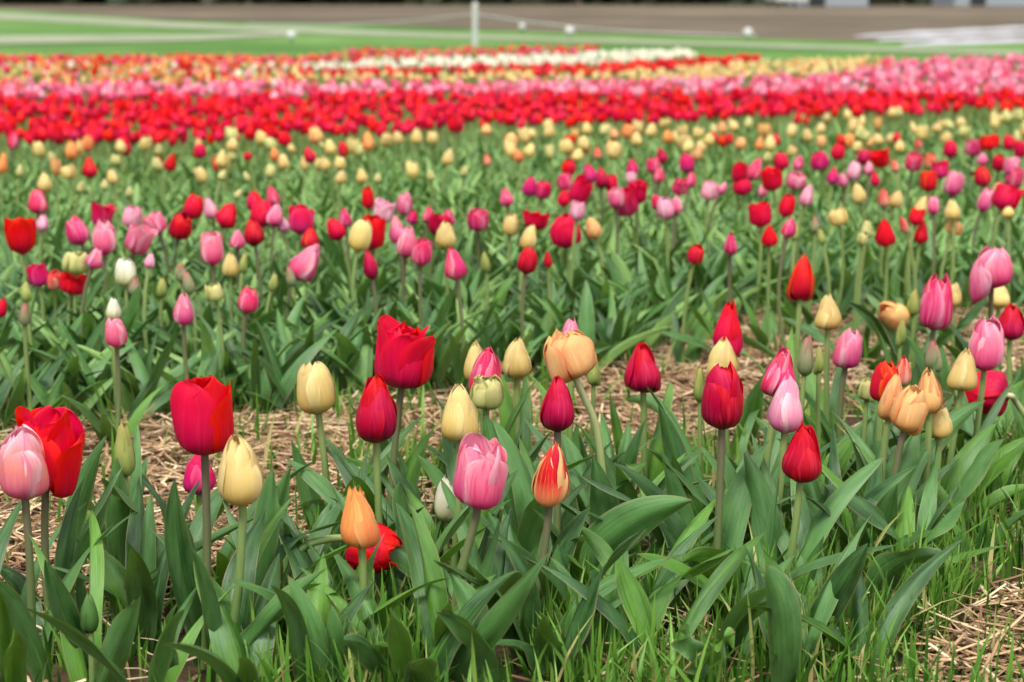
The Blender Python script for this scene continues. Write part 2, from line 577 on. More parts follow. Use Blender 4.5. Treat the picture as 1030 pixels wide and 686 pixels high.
flower_protos()
CAM_RIGHT = np.array([1.0, 0, 0])


def frame_from_axis(axis, spin):
    z = Vector(axis).normalized()
    q = z.to_track_quat('Z', 'Y')
    return (q.to_matrix() @ Matrix.Rotation(spin, 3, 'Z')).to_4x4()


def put_flower(root, base, axis, wid, hgt, col, shape, var, spin, detailed):
    m = frame_from_axis(axis, spin)
    if detailed:
        fm, outs = FL[shape, var]
        f = link('flower', fm, root, base, PM[col])
        f.rotation_mode = 'QUATERNION'
        f.rotation_quaternion = m.to_quaternion()
        f.scale = (wid / 2, wid / 2, hgt)
        rp = random.Random(int(abs(wid) * 1e7) + var)
        for k_, pm in enumerate(outs):
            p_ = link('petal', pm, f, (0, 0, 0), PM[col])
            a_ = 2 * math.pi * k_ / len(outs)
            p_.rotation_mode = 'QUATERNION'
            p_.rotation_quaternion = Matrix.Rotation(rp.uniform(-.03, .06) + (rp.uniform(.05, .17) if rp.random() < .22 else 0), 3, Vector((-math.sin(a_), math.cos(a_), 0))).to_quaternion()
    else:
        f = link('flower', FLM[shape, var], root, base, PM[col])
        f.rotation_mode = 'QUATERNION'
        f.rotation_quaternion = m.to_quaternion()
        f.scale = (wid / 2, wid / 2, hgt)
    return f


def put_stem(root, pts, rad, mat, K=14, M=9):
    """pts relative to root"""
    pts = [np.asarray(p, float) for p in pts]
    if len(pts) == 3:
        C = bez(pts[0], pts[1], pts[2], np.linspace(0, 1, K))
    else:
        s = np.linspace(0, 1, len(pts))
        tt = np.linspace(0, 1, K * 2)
        C = np.stack([np.interp(tt, s, [p[i] for p in pts]) for i in range(3)], -1)
        for _ in range(5):
            C[1:-1] = .25 * C[:-2] + .5 * C[1:-1] + .25 * C[2:]
    rr = np.linspace(rad * 1.12, rad * 0.95, len(C))
    me = grid_mesh('stem', tube_pts(C, rr, M), None, [mat])
    return link('stem', me, root), norm(C[-1] - C[-2])


def put_leaf(root, P, mat):
    me = grid_mesh('leaf', P, [random.random()], [mat])
    return link('leaf', me, root)


def random_leaf(r, L, W, K=16, M=7, az=None, up=None):
    """a leaf springing from the foot of the stem (relative coordinates)"""
    az = r.uniform(0, 2 * math.pi) if az is None else az
    up = r.uniform(0.62, 0.97) if up is None else up
    out = math.sqrt(1 - up * up)
    d = np.array([math.cos(az), math.sin(az), 0.0])
    p0 = d * 0.004
    p1 = d * L * out * 0.25 + np.array([0, 0, L * up * 0.62])
    bend = r.uniform(0.0, 0.55)
    p2 = d * L * (out + bend * 0.5) + np.array([0, 0, L * up * (1.0 - bend * 0.35)])
    side = np.array([-math.sin(az), math.cos(az), 0.0])
    return leaf_pts(p0, p1, p2, W, side, r.uniform(-.3, .3), r.uniform(.35, .8), r.uniform(-.9, .9),
                    r.uniform(.1, .5), r.uniform(5, 10), K, M, r.uniform(0, 6), r.uniform(.75, 1.15))


# ------------------------------------------------------------------ the setting
def sheet(name, pts, z, mat):
    me = bpy.data.meshes.new(name)
    me.from_pydata([(p[0], p[1], z) for p in pts], [], [tuple(range(len(pts)))])
    me.materials.append(mat)
    me.update()
    return tag(link(name, me), kind='structure')


sheet('ground', [(-600, -20), (600, -20), (600, 900), (-600, 900)], 0.0, M_SOIL)


def gp(pts):
    return [ground(x, y)[:2] for x, y in pts]


sheet('meadow', gp([(-500, 62), (0, 62), (340, 58), (700, 60), (1030, 66), (1500, 78), (1500, 50), (1030, 42), (860, 42), (600, 34), (350, 25), (160, 20), (0, 9), (-500, -1)]), 0.006, M_LAWN)
sheet('ploughed_field', gp([(-500, -1), (0, 9), (160, 20), (350, 25), (600, 34), (860, 42), (1030, 42), (1500, 50), (1500, 4), (1030, 3), (515, 3), (0, 3), (-500, -2)]), 0.012, M_PLOUGH)
sheet('path', gp([(-500, -1), (0, 13), (200, 24), (345, 30), (480, 36), (700, 43), (1030, 53), (1030, 57), (700, 47), (480, 40), (345, 36), (200, 30), (0, 20), (-500, 4)]), 0.018, M_PATH)
sheet('path', gp([(-300, 39), (0, 37), (180, 36), (300, 33), (300, 37), (180, 43), (0, 46), (-300, 48)]), 0.024, M_PATH)

# ------------------------------------------------------------------ tulips of the front row, one line each
# x, top, bottom, width of the flower in the photo; colour, shape; foot of the stem in the photo; stem; tilt in degrees (+ = to the right); label
G, B, Y = STEM_G, STEM_B, STEM_Y
FRONT = [
    (22, 430, 503, 52, 'pinkstripe', 'barrel', 32, 668, B, -2, 'pale pink tulip with orange streaks in front of the open red tulip at the edge'),
    (48, 408, 494, 66, 'red', 'frilly', 54, 652, B, 6, 'wide open red tulip with a pointed flaring petal behind the streaked pale pink one'),
    (125, 424, 480, 24, 'green', 'bud', 130, 604, G, 0, 'closed yellow-green bud standing alone over the straw behind a broad leaf'),
    (204, 374, 458, 61, 'red', 'cup', 206, 672, B, 0, 'large red cup-shaped tulip with squared top, tallest beside the big cream tulip'),
    (200, 455, 498, 36, 'magenta', 'bud', 207, 590, G, 0, 'small purple-pink tulip half hidden behind the stem of the large red cup'),
    (241, 436, 509, 52, 'cream', 'bud', 222, 694, G, -2, 'big closed cream tulip just below the large red cup-shaped tulip'),
    (317, 363, 417, 42, 'cream', 'barrel', 336, 560, G, -6, 'cream tulip with one loose petal tip standing alone over straw'),
    (378, 376, 446, 46, 'darkred', 'bud', 386, 594, G, 0, 'closed crimson bud with purple sheen just below the frilly open red tulip'),
    (408, 324, 391, 60, 'red', 'frilly', 390, 560, B, 8, 'open bright red tulip with loose outer petals above the closed crimson bud'),
    (462, 387, 444, 42, 'cream', 'bud', 452, 622, G, 0, 'plump cream tulip with a pointed tip just above the large pink tulip'),
    (478, 343, 386, 25, 'cream', 'bud', 480, 530, G, 0, 'cream tulip mostly hidden behind the pink tulip with the green double bud'),
    (489, 349, 394, 34, 'hotpink', 'bud', 500, 548, G, 4, 'pink tulip rising behind the round green-cream double bud'),
    (490, 378, 411, 36, 'greencream', 'ball', 478, 562, G, 3, 'round green-cream double bud in front of a pink tulip'),
    (520, 338, 382, 32, 'cream', 'bud', 524, 520, G, 0, 'slim cream tulip between the green-cream double bud and the blown peach tulip'),
    (483, 440, 512, 55, 'pink', 'cup', 446, 692, B, 5, 'large pink tulip with loosening petals and bronze stem in the middle foreground'),
    (449, 478, 526, 26, 'white', 'bud', 446, 604, G, 0, 'greenish white bud tucked behind the large pink tulip'),
    (572, 333, 381, 54, 'peach', 'ball', 612, 568, Y, -14, 'blown peach double tulip on a pale leaning stem'),
    (574, 320, 362, 26, 'pink', 'bud', 572, 520, G, 0, 'pink tulip whose tip peeks out above the blown peach double tulip'),
    (597, 358, 388, 15, 'green', 'bud', 592, 505, G, 0, 'small green bud hiding behind the blown peach double tulip'),
    (561, 379, 435, 38, 'darkred', 'bud', 560, 600, B, 0, 'crimson tulip directly above the red and cream striped one'),
    (555, 445, 508, 40, 'redcream', 'bud', 530, 642, B, 4, 'red and cream striped tulip below the crimson one'),
    (646, 344, 395, 40, 'darkred', 'taper', 647, 520, G, -3, 'crimson tulip standing alone before straw, right of the blown peach tulip'),
    (733, 301, 354, 32, 'red', 'taper', 736, 485, G, 3, 'tall pointed red tulip at the top of the column with cream and crimson ones'),
    (727, 338, 382, 34, 'cream', 'bud', 723, 530, G, 0, 'cream tulip sandwiched between a pointed red one and a crimson one'),
    (704, 368, 406, 15, 'green', 'bud', 702, 525, G, -2, 'slim green bud left of the cream tulip in the red column'),
    (727, 365, 432, 44, 'darkred', 'barrel', 717, 612, B, 0, 'large crimson tulip on a long bronze stem at the foot of the red column'),
    (785, 348, 400, 37, 'hotpink', 'taper', 764, 566, G, 8, 'deep pink tulip leaning behind the pale streaked pink one'),
    (791, 378, 436, 38, 'palepink', 'bud', 772, 592, G, 2, 'pale pink streaked tulip just above the deep crimson pointed one'),
    (811, 335, 379, 18, 'grey', 'bud', 806, 520, G, 4, 'grey-green bud with pink tip beside the deep pink leaning tulip'),
    (824, 348, 376, 11, 'green', 'bud', 827, 512, G, 0, 'tiny pale green bud behind the pink-tipped grey bud'),
    (806, 256, 302, 28, 'redorange', 'bud', 800, 432, G, 2, 'orange-red tulip standing clear above the straw on a tall stem'),
    (833, 295, 332, 28, 'cream', 'taper', 834, 474, G, 0, 'neat cream tulip right of the tall orange-red one'),
    (854, 330, 371, 29, 'pink', 'barrel', 848, 482, B, 8, 'pink tulip with purple base below the neat cream tulip'),
    (807, 425, 486, 42, 'darkred', 'taper', 785, 612, G, 2, 'deep crimson pointed tulip just below the pale streaked pink one'),
    (897, 303, 330, 30, 'peach', 'barrel', 905, 402, G, -40, 'tilted peach tulip with orange base between green buds'),
    (919, 290, 318, 14, 'green', 'bud', 922, 402, G, 0, 'green bud right of the tilted peach tulip'),
    (907, 320, 347, 11, 'green', 'bud', 910, 420, G, 3, 'green bud just below the tilted peach tulip'),
    (942, 276, 332, 35, 'hotpink', 'barrel', 952, 436, B, 4, 'tall pink tulip with ragged top left of the gaping pink one'),
    (960, 283, 307, 17, 'cream', 'bud', 962, 404, G, 0, 'cream tulip peeking out behind the ragged pink tulip'),
    (999, 244, 290, 42, 'pink', 'barrel', 1005, 422, B, 0, 'gaping pink tulip with one petal falling open, highest on its side'),
    (1005, 285, 310, 25, 'cream', 'bud', 1008, 402, G, 0, 'cream tulip hidden behind the stem of the gaping pink one'),
    (1017, 305, 342, 29, 'darkred', 'bud', 1020, 436, G, 0, 'crimson tulip at the edge right of the streaky pink one'),
    (993, 319, 373, 38, 'pink', 'barrel', 971, 514, G, 3, 'streaky pink tulip above the drooping red one'),
    (992, 372, 417, 38, 'red', 'ball', 1046, 480, Y, -60, 'drooping red tulip seen from its base below the streaky pink one'),
    (970, 351, 393, 32, 'cream', 'taper', 948, 522, G, 6, 'cream tulip left of the drooping red one'),
    (939, 341, 373, 19, 'grey', 'bud', 945, 484, G, 0, 'plain grey-green bud above the peach pair'),
    (872, 381, 403, 18, 'greencream', 'ball', 860, 522, G, 0, 'little round green bud left of the orange-red tulip in the peach cluster'),
    (890, 362, 405, 30, 'redorange', 'barrel', 893, 540, G, 4, 'orange-red tulip at the back of the peach cluster'),
    (908, 357, 389, 19, 'salmon', 'bud', 910, 522, G, 0, 'narrow salmon tulip with pale flame right behind the peach cluster'),
    (898, 376, 424, 27, 'peach', 'bud', 888, 560, G, 8, 'upright peach tulip on the left of the peach cluster'),
    (915, 388, 435, 36, 'peach', 'barrel', 892, 572, B, 12, 'widest peach tulip, front and lowest of the peach cluster'),
    (934, 370, 416, 28, 'peach', 'bud', 914, 556, G, -4, 'peach tulip with orange side on the right of the cluster'),
    (946, 407, 441, 28, 'cream', 'bud', 940, 552, G, 0, 'cream tulip hidden low behind a leaf beside the peach cluster'),
    (361, 488, 553, 42, 'orange', 'taper', 360, 668, G, -4, 'low orange tulip in front of the nodding red double one'),
    (378, 526, 579, 50, 'red', 'ball', 280, 640, G, 70, 'nodding ragged red double tulip behind the low orange one'),
    (90, 595, 639, 20, 'deepgreen', 'bud', 93, 702, G, 0, 'small closed dark green bud low among broad leaves'),
]
SPECIAL_VIA = {   # middle points (photo x, y) of bent stems
    (572, 333): [(606, 470), (600, 425)],
    (378, 526): [(284, 590), (302, 548), (335, 541)],
    (992, 372): [(1040, 430), (1020, 402)],
    (241, 436): [(240, 600)],
    (483, 440): [(462, 580)],
}
HEAD_AXIS = {(378, 526): (.88, -0.22, -0.28), (992, 372): (-0.75, 0.55, 0.0), (572, 333): (-0.30, 0.1, 0.95), (897, 303): (-0.8, -0.3, 0.5)}
front_feet = []
front_roots = []
for i, (x, yt, yb, wpx, col, shape, bx, by, smat, tilt, lab) in enumerate(FRONT):
    r = random.Random(500 + i)
    foot = ground(bx, by)
    D = foot[1]
    root = empty('tulip', foot)
    tag(root, lab, 'tulip', 'tulips in the front row')
    front_feet.append(foot)
    front_roots.append(root)
    dep = D * CP + (CAM_H - .2) * SP
    k = dep / FPX
    hgt, wid = (yb - yt) * k * 1.0, wpx * k * 0.95
    key = (x, yt)
    if key in HEAD_AXIS:
        ax = norm(np.array(HEAD_AXIS[key]))
        c = at(x, (yt + yb) / 2, D)
        if key == (378, 526):
            hgt, wid = 46 * k, 50 * k
        if key == (992, 372):
            hgt, wid = 40 * k, 46 * k
        if key == (897, 303):
            hgt, wid = 34 * k, 27 * k
        hb = c - ax * hgt * 0.5
    else:
        ax = np.array([math.sin(R(tilt)), r.uniform(-.06, .02), math.cos(R(tilt))])
        c = at(x, (yt + yb) / 2, D)
        hb = c - norm(ax) * hgt * 0.5
    rel = hb - foot
    if key in SPECIAL_VIA:
        pts = [np.zeros(3)] + [at(px, py, D) - foot for px, py in SPECIAL_VIA[key]] + [rel - norm(ax) * 0.01, rel + norm(ax) * 0.004]
    else:
        pts = [np.zeros(3), rel - norm(ax) * rel[2] * 0.5, rel + norm(ax) * 0.004]
    srad = 0.0042 if wid > .03 else 0.0033
    put_stem(root, pts, srad, smat)
    x0 = frame_from_axis(ax, 0.0).col[0]
    az0 = math.atan2(x0[1], x0[0])
    spin = math.pi - az0 if key == (999, 244) else (R(-12 - 45) - az0 if key == (48, 408) else r.uniform(0, 6.28))
    fl = put_flower(root, rel, ax, wid, hgt, col, shape, i % N_VAR, spin, True)
    if key == (999, 244):                        # one petal has fallen open to the side
        fl.children[0].rotation_quaternion = Matrix.Rotation(.55, 3, 'Y').to_quaternion()
    if key == (48, 408):
        fl.children[0].rotation_quaternion = Matrix.Rotation(.19, 3, Vector((-math.sin(R(45)), math.cos(R(45)), 0))).to_quaternion()

# leaves of the front row: foot, middle, tip in the photo; half width in pixels; turn; fold; wave; depth of middle and tip relative to the foot
LEAVES = [
    (50, 694, 20, 620, -15, 580, 14, 20, .5, .1, -.02, -.05), (62, 612, 70, 520, 108, 437, 16, 25, .6, .1, 0, .01),
    (93, 592, 86, 520, 105, 455, 8, 50, .6, .1, .02, .04), (128, 604, 122, 530, 118, 460, 15, 0, .45, .05, -.02, -.02),
    (122, 612, 105, 550, 90, 500, 9, 10, .5, .1, .03, .04), (92, 694, 66, 625, 45, 562, 14, 10, .5, .1, -.02, -.03),
    (98, 704, 118, 650, 142, 598, 16, -10, .5, .1, -.03, -.05), (88, 645, 82, 605, 80, 568, 7, 0, .5, .1, .01, .01),
    (100, 640, 170, 572, 270, 515, 11, 55, .7, .1, .0, .02), (130, 622, 160, 560, 203, 520, 15, -10, .4, .1, .05, .08),
    (42, 645, 20, 592, -8, 570, 11, -20, .5, .1, .04, .05), (163, 704, 166, 672, 162, 645, 15, 10, .5, .1, -.02, -.02),
    (210, 668, 180, 575, 176, 480, 17, -15, .5, .1, -.02, -.02), (216, 694, 212, 612, 192, 550, 10, 15, .5, .1, -.03, -.05),
    (236, 655, 262, 565, 275, 468, 17, 10, .35, .45, .03, .05), (286, 606, 276, 545, 293, 468, 15, -15, .35, .5, .05, .06),
    (224, 694, 268, 628, 331, 570, 16, 35, .7, .35, -.02, -.03), (322, 704, 318, 645, 289, 578, 14, -20, .45, .1, -.02, -.01),
    (330, 556, 312, 500, 293, 442, 12, 15, .5, .1, 0, .0), (338, 545, 322, 515, 297, 511, 11, 60, .6, .1, -.03, -.05),
    (340, 694, 338, 650, 334, 608, 12, 5, .5, .1, -.03, -.03), (196, 640, 196, 545, 236, 480, 13, 0, .4, .1, .08, .12),
    (440, 628, 415, 560, 402, 484, 18, 25, .6, .45, .0, .0), (368, 668, 378, 632, 389, 592, 10, 10, .5, .1, -.02, -.03),
    (408, 698, 378, 655, 346, 644, 17, 50, .6, .1, -.06, -.10), (428, 694, 472, 605, 503, 518, 16, 20, .6, .2, .02, .03),
    (444, 698, 494, 632, 553, 555, 15, 0, .4, .05, -.05, -.07), (470, 586, 482, 540, 498, 500, 6, 10, .5, .1, .02, .03),
    (428, 555, 420, 500, 398, 452, 10, 30, .6, .1, 0, .01), (540, 594, 505, 480, 489, 418, 14, 20, .5, .1, .02, .03),
    (510, 586, 518, 515, 542, 460, 17, 0, .35, .1, .02, .04), (562, 592, 520, 552, 500, 508, 14, 10, .4, .1, -.03, -.04),
    (616, 606, 610, 525, 596, 458, 19, 0, .4, .15, .0, .0), (600, 545, 592, 485, 582, 436, 7, 25, .5, .1, .02, .02),
    (578, 604, 618, 540, 697, 503, 24, 15, .4, .2, -.03, -.06), (630, 645, 626, 612, 610, 587, 16, 15, .5, .1, -.03, -.03),
    (526, 668, 534, 622, 537, 584, 12, 0, .6, .1, -.03, -.04), (542, 645, 556, 592, 561, 546, 13, 25, .5, .4, 0, .0),
    (640, 622, 646, 580, 668, 540, 16, 0, .4, .1, .03, .04), (690, 600, 684, 525, 664, 452, 16, 10, .4, .2, .02, .03),
    (690, 545, 682, 470, 662, 407, 15, -10, .45, .2, .02, .02), (618, 545, 628, 480, 650, 420, 10, 15, .5, .1, .0, .0),
    (634, 485, 622, 440, 613, 393, 7, 10, .5, .1, 0, 0), (690, 466, 662, 415, 629, 403, 10, 50, .5, .1, .03, .05),
    (740, 474, 755, 425, 771, 371, 13, 10, .4, .1, 0, 0), (748, 616, 722, 572, 685, 567, 24, 35, .55, .1, -.05, -.10),
    (712, 706, 700, 668, 688, 628, 12, 20, .2, 1.7, -.04, -.05), (714, 700, 716, 662, 740, 636, 11, -15, .2, 1.7, -.05, -.07),
    (786, 702, 788, 625, 771, 568, 19, -5, .5, .1, -.03, -.03), (802, 668, 838, 602, 873, 546, 17, 5, .5, .1, -.03, -.04),
    (796, 616, 812, 580, 829, 538, 10, 0, .5, .1, .0, .0), (722, 586, 752, 520, 795, 466, 12, 20, .5, .25, .03, .04),
    (770, 612, 774, 550, 784, 478, 6, 10, .5, .1, 0, .01), (716, 580, 706, 530, 692, 496, 16, 0, .4, .2, .02, .03),
    (800, 556, 818, 505, 845, 499, 11, 15, .5, .1, .02, .03), (850, 576, 850, 540, 844, 499, 12, 25, .6, .2, 0, 0),
    (880, 576, 886, 530, 903, 486, 15, 0, .35, .05, -.03, -.05), (906, 566, 918, 545, 928, 524, 14, 15, .5, .1, -.02, -.02),
    (874, 616, 902, 572, 954, 559, 18, 25, .5, .1, -.03, -.06), (866, 546, 866, 510, 857, 472, 12, 0, .4, .1, .02, .02),
    (926, 545, 944, 500, 986, 486, 11, 20, .5, .1, 0, 0), (910, 536, 930, 500, 962, 470, 12, 10, .4, .1, .03, .04),
    (960, 536, 1000, 508, 1042, 488, 11, 45, .6, .1, 0, 0), (958, 575, 964, 545, 969, 532, 9, 10, .5, .1, 0, 0),
    (815, 525, 838, 470, 864, 435, 13, 10, .5, .1, .02, .03), (896, 560, 905, 510, 915, 470, 11, 15, .5, .1, .03, .04),
    (945, 530, 940, 480, 960, 430, 11, 10, .5, .1, .03, .04), (850, 490, 866, 440, 905, 400, 12, 10, .4, .1, .03, .05),
    (990, 520, 1005, 470, 1036, 440, 14, 10, .4, .1, .03, .05), (745, 560, 740, 505, 752, 455, 14, 10, .4, .1, .05, .06),
    (650, 545, 672, 495, 700, 465, 12, 10, .4, .1, .05, .06), (560, 545, 575, 490, 580, 425, 11, 10, .4, .1, .05, .06),
    (470, 560, 462, 500, 440, 455, 9, 10, .4, .1, .05, .06), (1000, 455, 1012, 410, 1035, 380, 11, 10, .4, .1, .05, .06),
    (880, 480, 890, 430, 866, 390, 11, 10, .4, .1, .05, .06),
]
plants = []
PL_LABELS = iter([
    'leafy flowerless tulip plant with a drooping broad leaf in the front row',
    'flowerless tulip plant with upright grey-green leaves at the front',
])
for i, (bx, by, mx, my, tx, ty, hw, rot, fold, wave, dm, dt) in enumerate(LEAVES):
    r = random.Random(900 + i)
    p0 = ground(bx, by)
    D = p0[1]
    m_ = at(mx, my, D + dm)
    p2 = at(tx, ty, D + dt)
    # the curve should pass through the middle point
    p1 = 2 * m_ - 0.5 * (p0 + p2)
    d = [math.hypot(f[0] - p0[0], f[1] - p0[1]) for f in front_feet]
    j = int(np.argmin(d))
    if d[j] < 0.11:
        root = front_roots[j]
    else:
        near = [(math.hypot(q.location[0] - p0[0], q.location[1] - p0[1]), q) for q in plants]
        if near and min(near, key=lambda a: a[0])[0] < 0.08:
            root = min(near, key=lambda a: a[0])[1]
        else:
            root = empty('tulip_plant', p0)
            plants.append(root)
    rel = np.array(root.location)
    side = norm(np.cross(norm(p2 - p0), ray((bx + tx) / 2, (by + ty) / 2)))
    k = (D * CP + (CAM_H - .1) * SP) / FPX
    # bases gather near their stem
    P = leaf_pts(p0, p1, p2, hw * k * 1.12, side, R(rot) * (1 if i % 2 else -1), fold, r.uniform(-.5, .5), max(wave, r.uniform(.1, .4)), 17 if wave > 1 else r.uniform(5, 10), 44 if wave > 1 else 26, 9, r.uniform(0, 6), r.uniform(.75, 1.05))
    put_leaf(root, P - rel, LM if r.random() < .75 else LM2)

# two or three more leaves round each stem
for i, (root, foot) in enumerate(zip(front_roots, front_feet)):
    r = random.Random(1300 + i)
    x, yt, yb = FRONT[i][0], FRONT[i][1], FRONT[i][2]
    n = 3 if x > 440 and FRONT[i][7] > 540 else (1 if 600 < x < 780 else 2)
    for q in range(n):
        L = r.uniform(.15, .225)
        P = random_leaf(r, L, r.uniform(.013, .023), 20, 7, az=r.uniform(0.1, math.pi * 1.0) if r.random() < .7 else None, up=r.uniform(.8, .985))
        put_leaf(root, P, LM if r.random() < .7 else LM2)

# leafy plants without a flower, filling the front row
FILL = [(455, 600), (590, 620), (660, 600), (600, 560), (690, 560), (745, 580), (830, 570), (925, 590), (980, 560), (10, 640), (150, 655), (255, 660), (310, 620), (400, 640), (500, 640), (560, 610), (760, 540), (640, 560), (865, 590), (1015, 520), (-30, 660), (15, 715), (150, 718), (250, 716), (310, 706), (420, 716), (510, 710), (535, 670), (145, 640), (230, 630), (345, 590), (425, 590), (490, 570), (555, 560), (620, 540), (790, 540), (880, 520), (960, 500), (570, 640), (745, 632), (610, 668), (665, 690), (725, 672), (800, 690), (870, 680), (555, 690), (395, 690), (340, 672), (640, 640), (830, 620), (905, 600), (700, 590), (520, 605), (470, 640), (395, 575), (360, 560), (430, 540), (540, 540), (590, 530), (820, 500), (920, 470), (1000, 470), (1030, 500), (170, 600)]
for i, (bx, by) in enumerate(FILL):
    r = random.Random(1700 + i)
    p0 = ground(bx, by)
    root = empty('tulip_plant', p0)
    plants.append(root)
    for q in range(r.choice((3, 4))):
        put_leaf(root, random_leaf(r, r.uniform(.12, .2), r.uniform(.012, .022), 20, 7, up=r.uniform(.7, .98)), LM if r.random() < .7 else LM2)


SHORT = {}
for f, nm in zip(FRONT, ['streaked pale pink tulip', 'wide open red tulip', 'lone yellow-green bud', 'large red cup', '', 'big cream tulip', 'lone cream tulip', 'purple-sheened crimson bud',
                         'frilly red tulip', 'plump cream tulip', '', '', 'green-cream double bud', 'slim cream tulip', 'large pink tulip', '', 'blown peach tulip', '', '', '', 'red-cream striped tulip',
                         'lone crimson tulip', 'pointed red tulip', '', '', 'long-stemmed crimson tulip', 'deep pink tulip', 'pale streaked pink tulip', '', '', 'tall orange-red tulip', 'neat cream tulip',
                         'purple-based pink tulip', 'pointed crimson tulip', 'tilted peach tulip', '', '', 'ragged pink tulip', '', 'gaping pink tulip', '', '', 'streaky pink tulip', 'drooping red tulip', '', '', '',
                         'peach cluster', '', '', '', '', '', 'low orange tulip', 'nodding red double tulip', '']):
    if nm:
        SHORT[nm] = (f[0], (f[1] + f[2]) / 2)


def nearest_front(px, py):
    return min(SHORT, key=lambda s: (SHORT[s][0] - px) ** 2 + (SHORT[s][1] - py) ** 2)


def side_word(dx, dy):
    if abs(dx) > 1.3 * abs(dy):
        return 'left of' if dx < 0 else 'right of'
    return 'above' if dy < 0 else 'below'


used_labels = set()
FEET = {}
for f in FRONT:
    for nm, (ax_, ay_) in SHORT.items():
        if (f[0], (f[1] + f[2]) / 2) == (ax_, ay_):
            FEET[nm] = (f[6], f[7])
for root in plants:
    px, py = project(np.array(root.location))
    names = sorted(FEET, key=lambda q: math.hypot(FEET[q][0] - px, 1.6 * (FEET[q][1] - py)))
    lefts = [q for q in names if FEET[q][0] <= px][:5]
    rights = [q for q in names if FEET[q][0] > px][:5]
    cand = [f'leafy flowerless tulip plant between the {p_} and the {q}' for p_, q in sorted(((p_, q) for p_ in lefts for q in rights), key=lambda t: names.index(t[0]) + names.index(t[1]))]
    for q in names[:4]:
        dx, dy = px - FEET[q][0], py - FEET[q][1]
        word = ('just left of' if dx < 0 else 'just right of') if abs(dx) > abs(dy) else ('in front of' if dy > 0 else 'behind')
        cand.append(f'leafy flowerless tulip plant {word} the stem of the {q}')
    lab = next((c_ for c_ in cand if c_ not in used_labels and len(c_.split()) <= 16), cand[0])
    used_labels.add(lab)
    tag(root, lab, 'plant', 'leafy tulip plants in the front row')

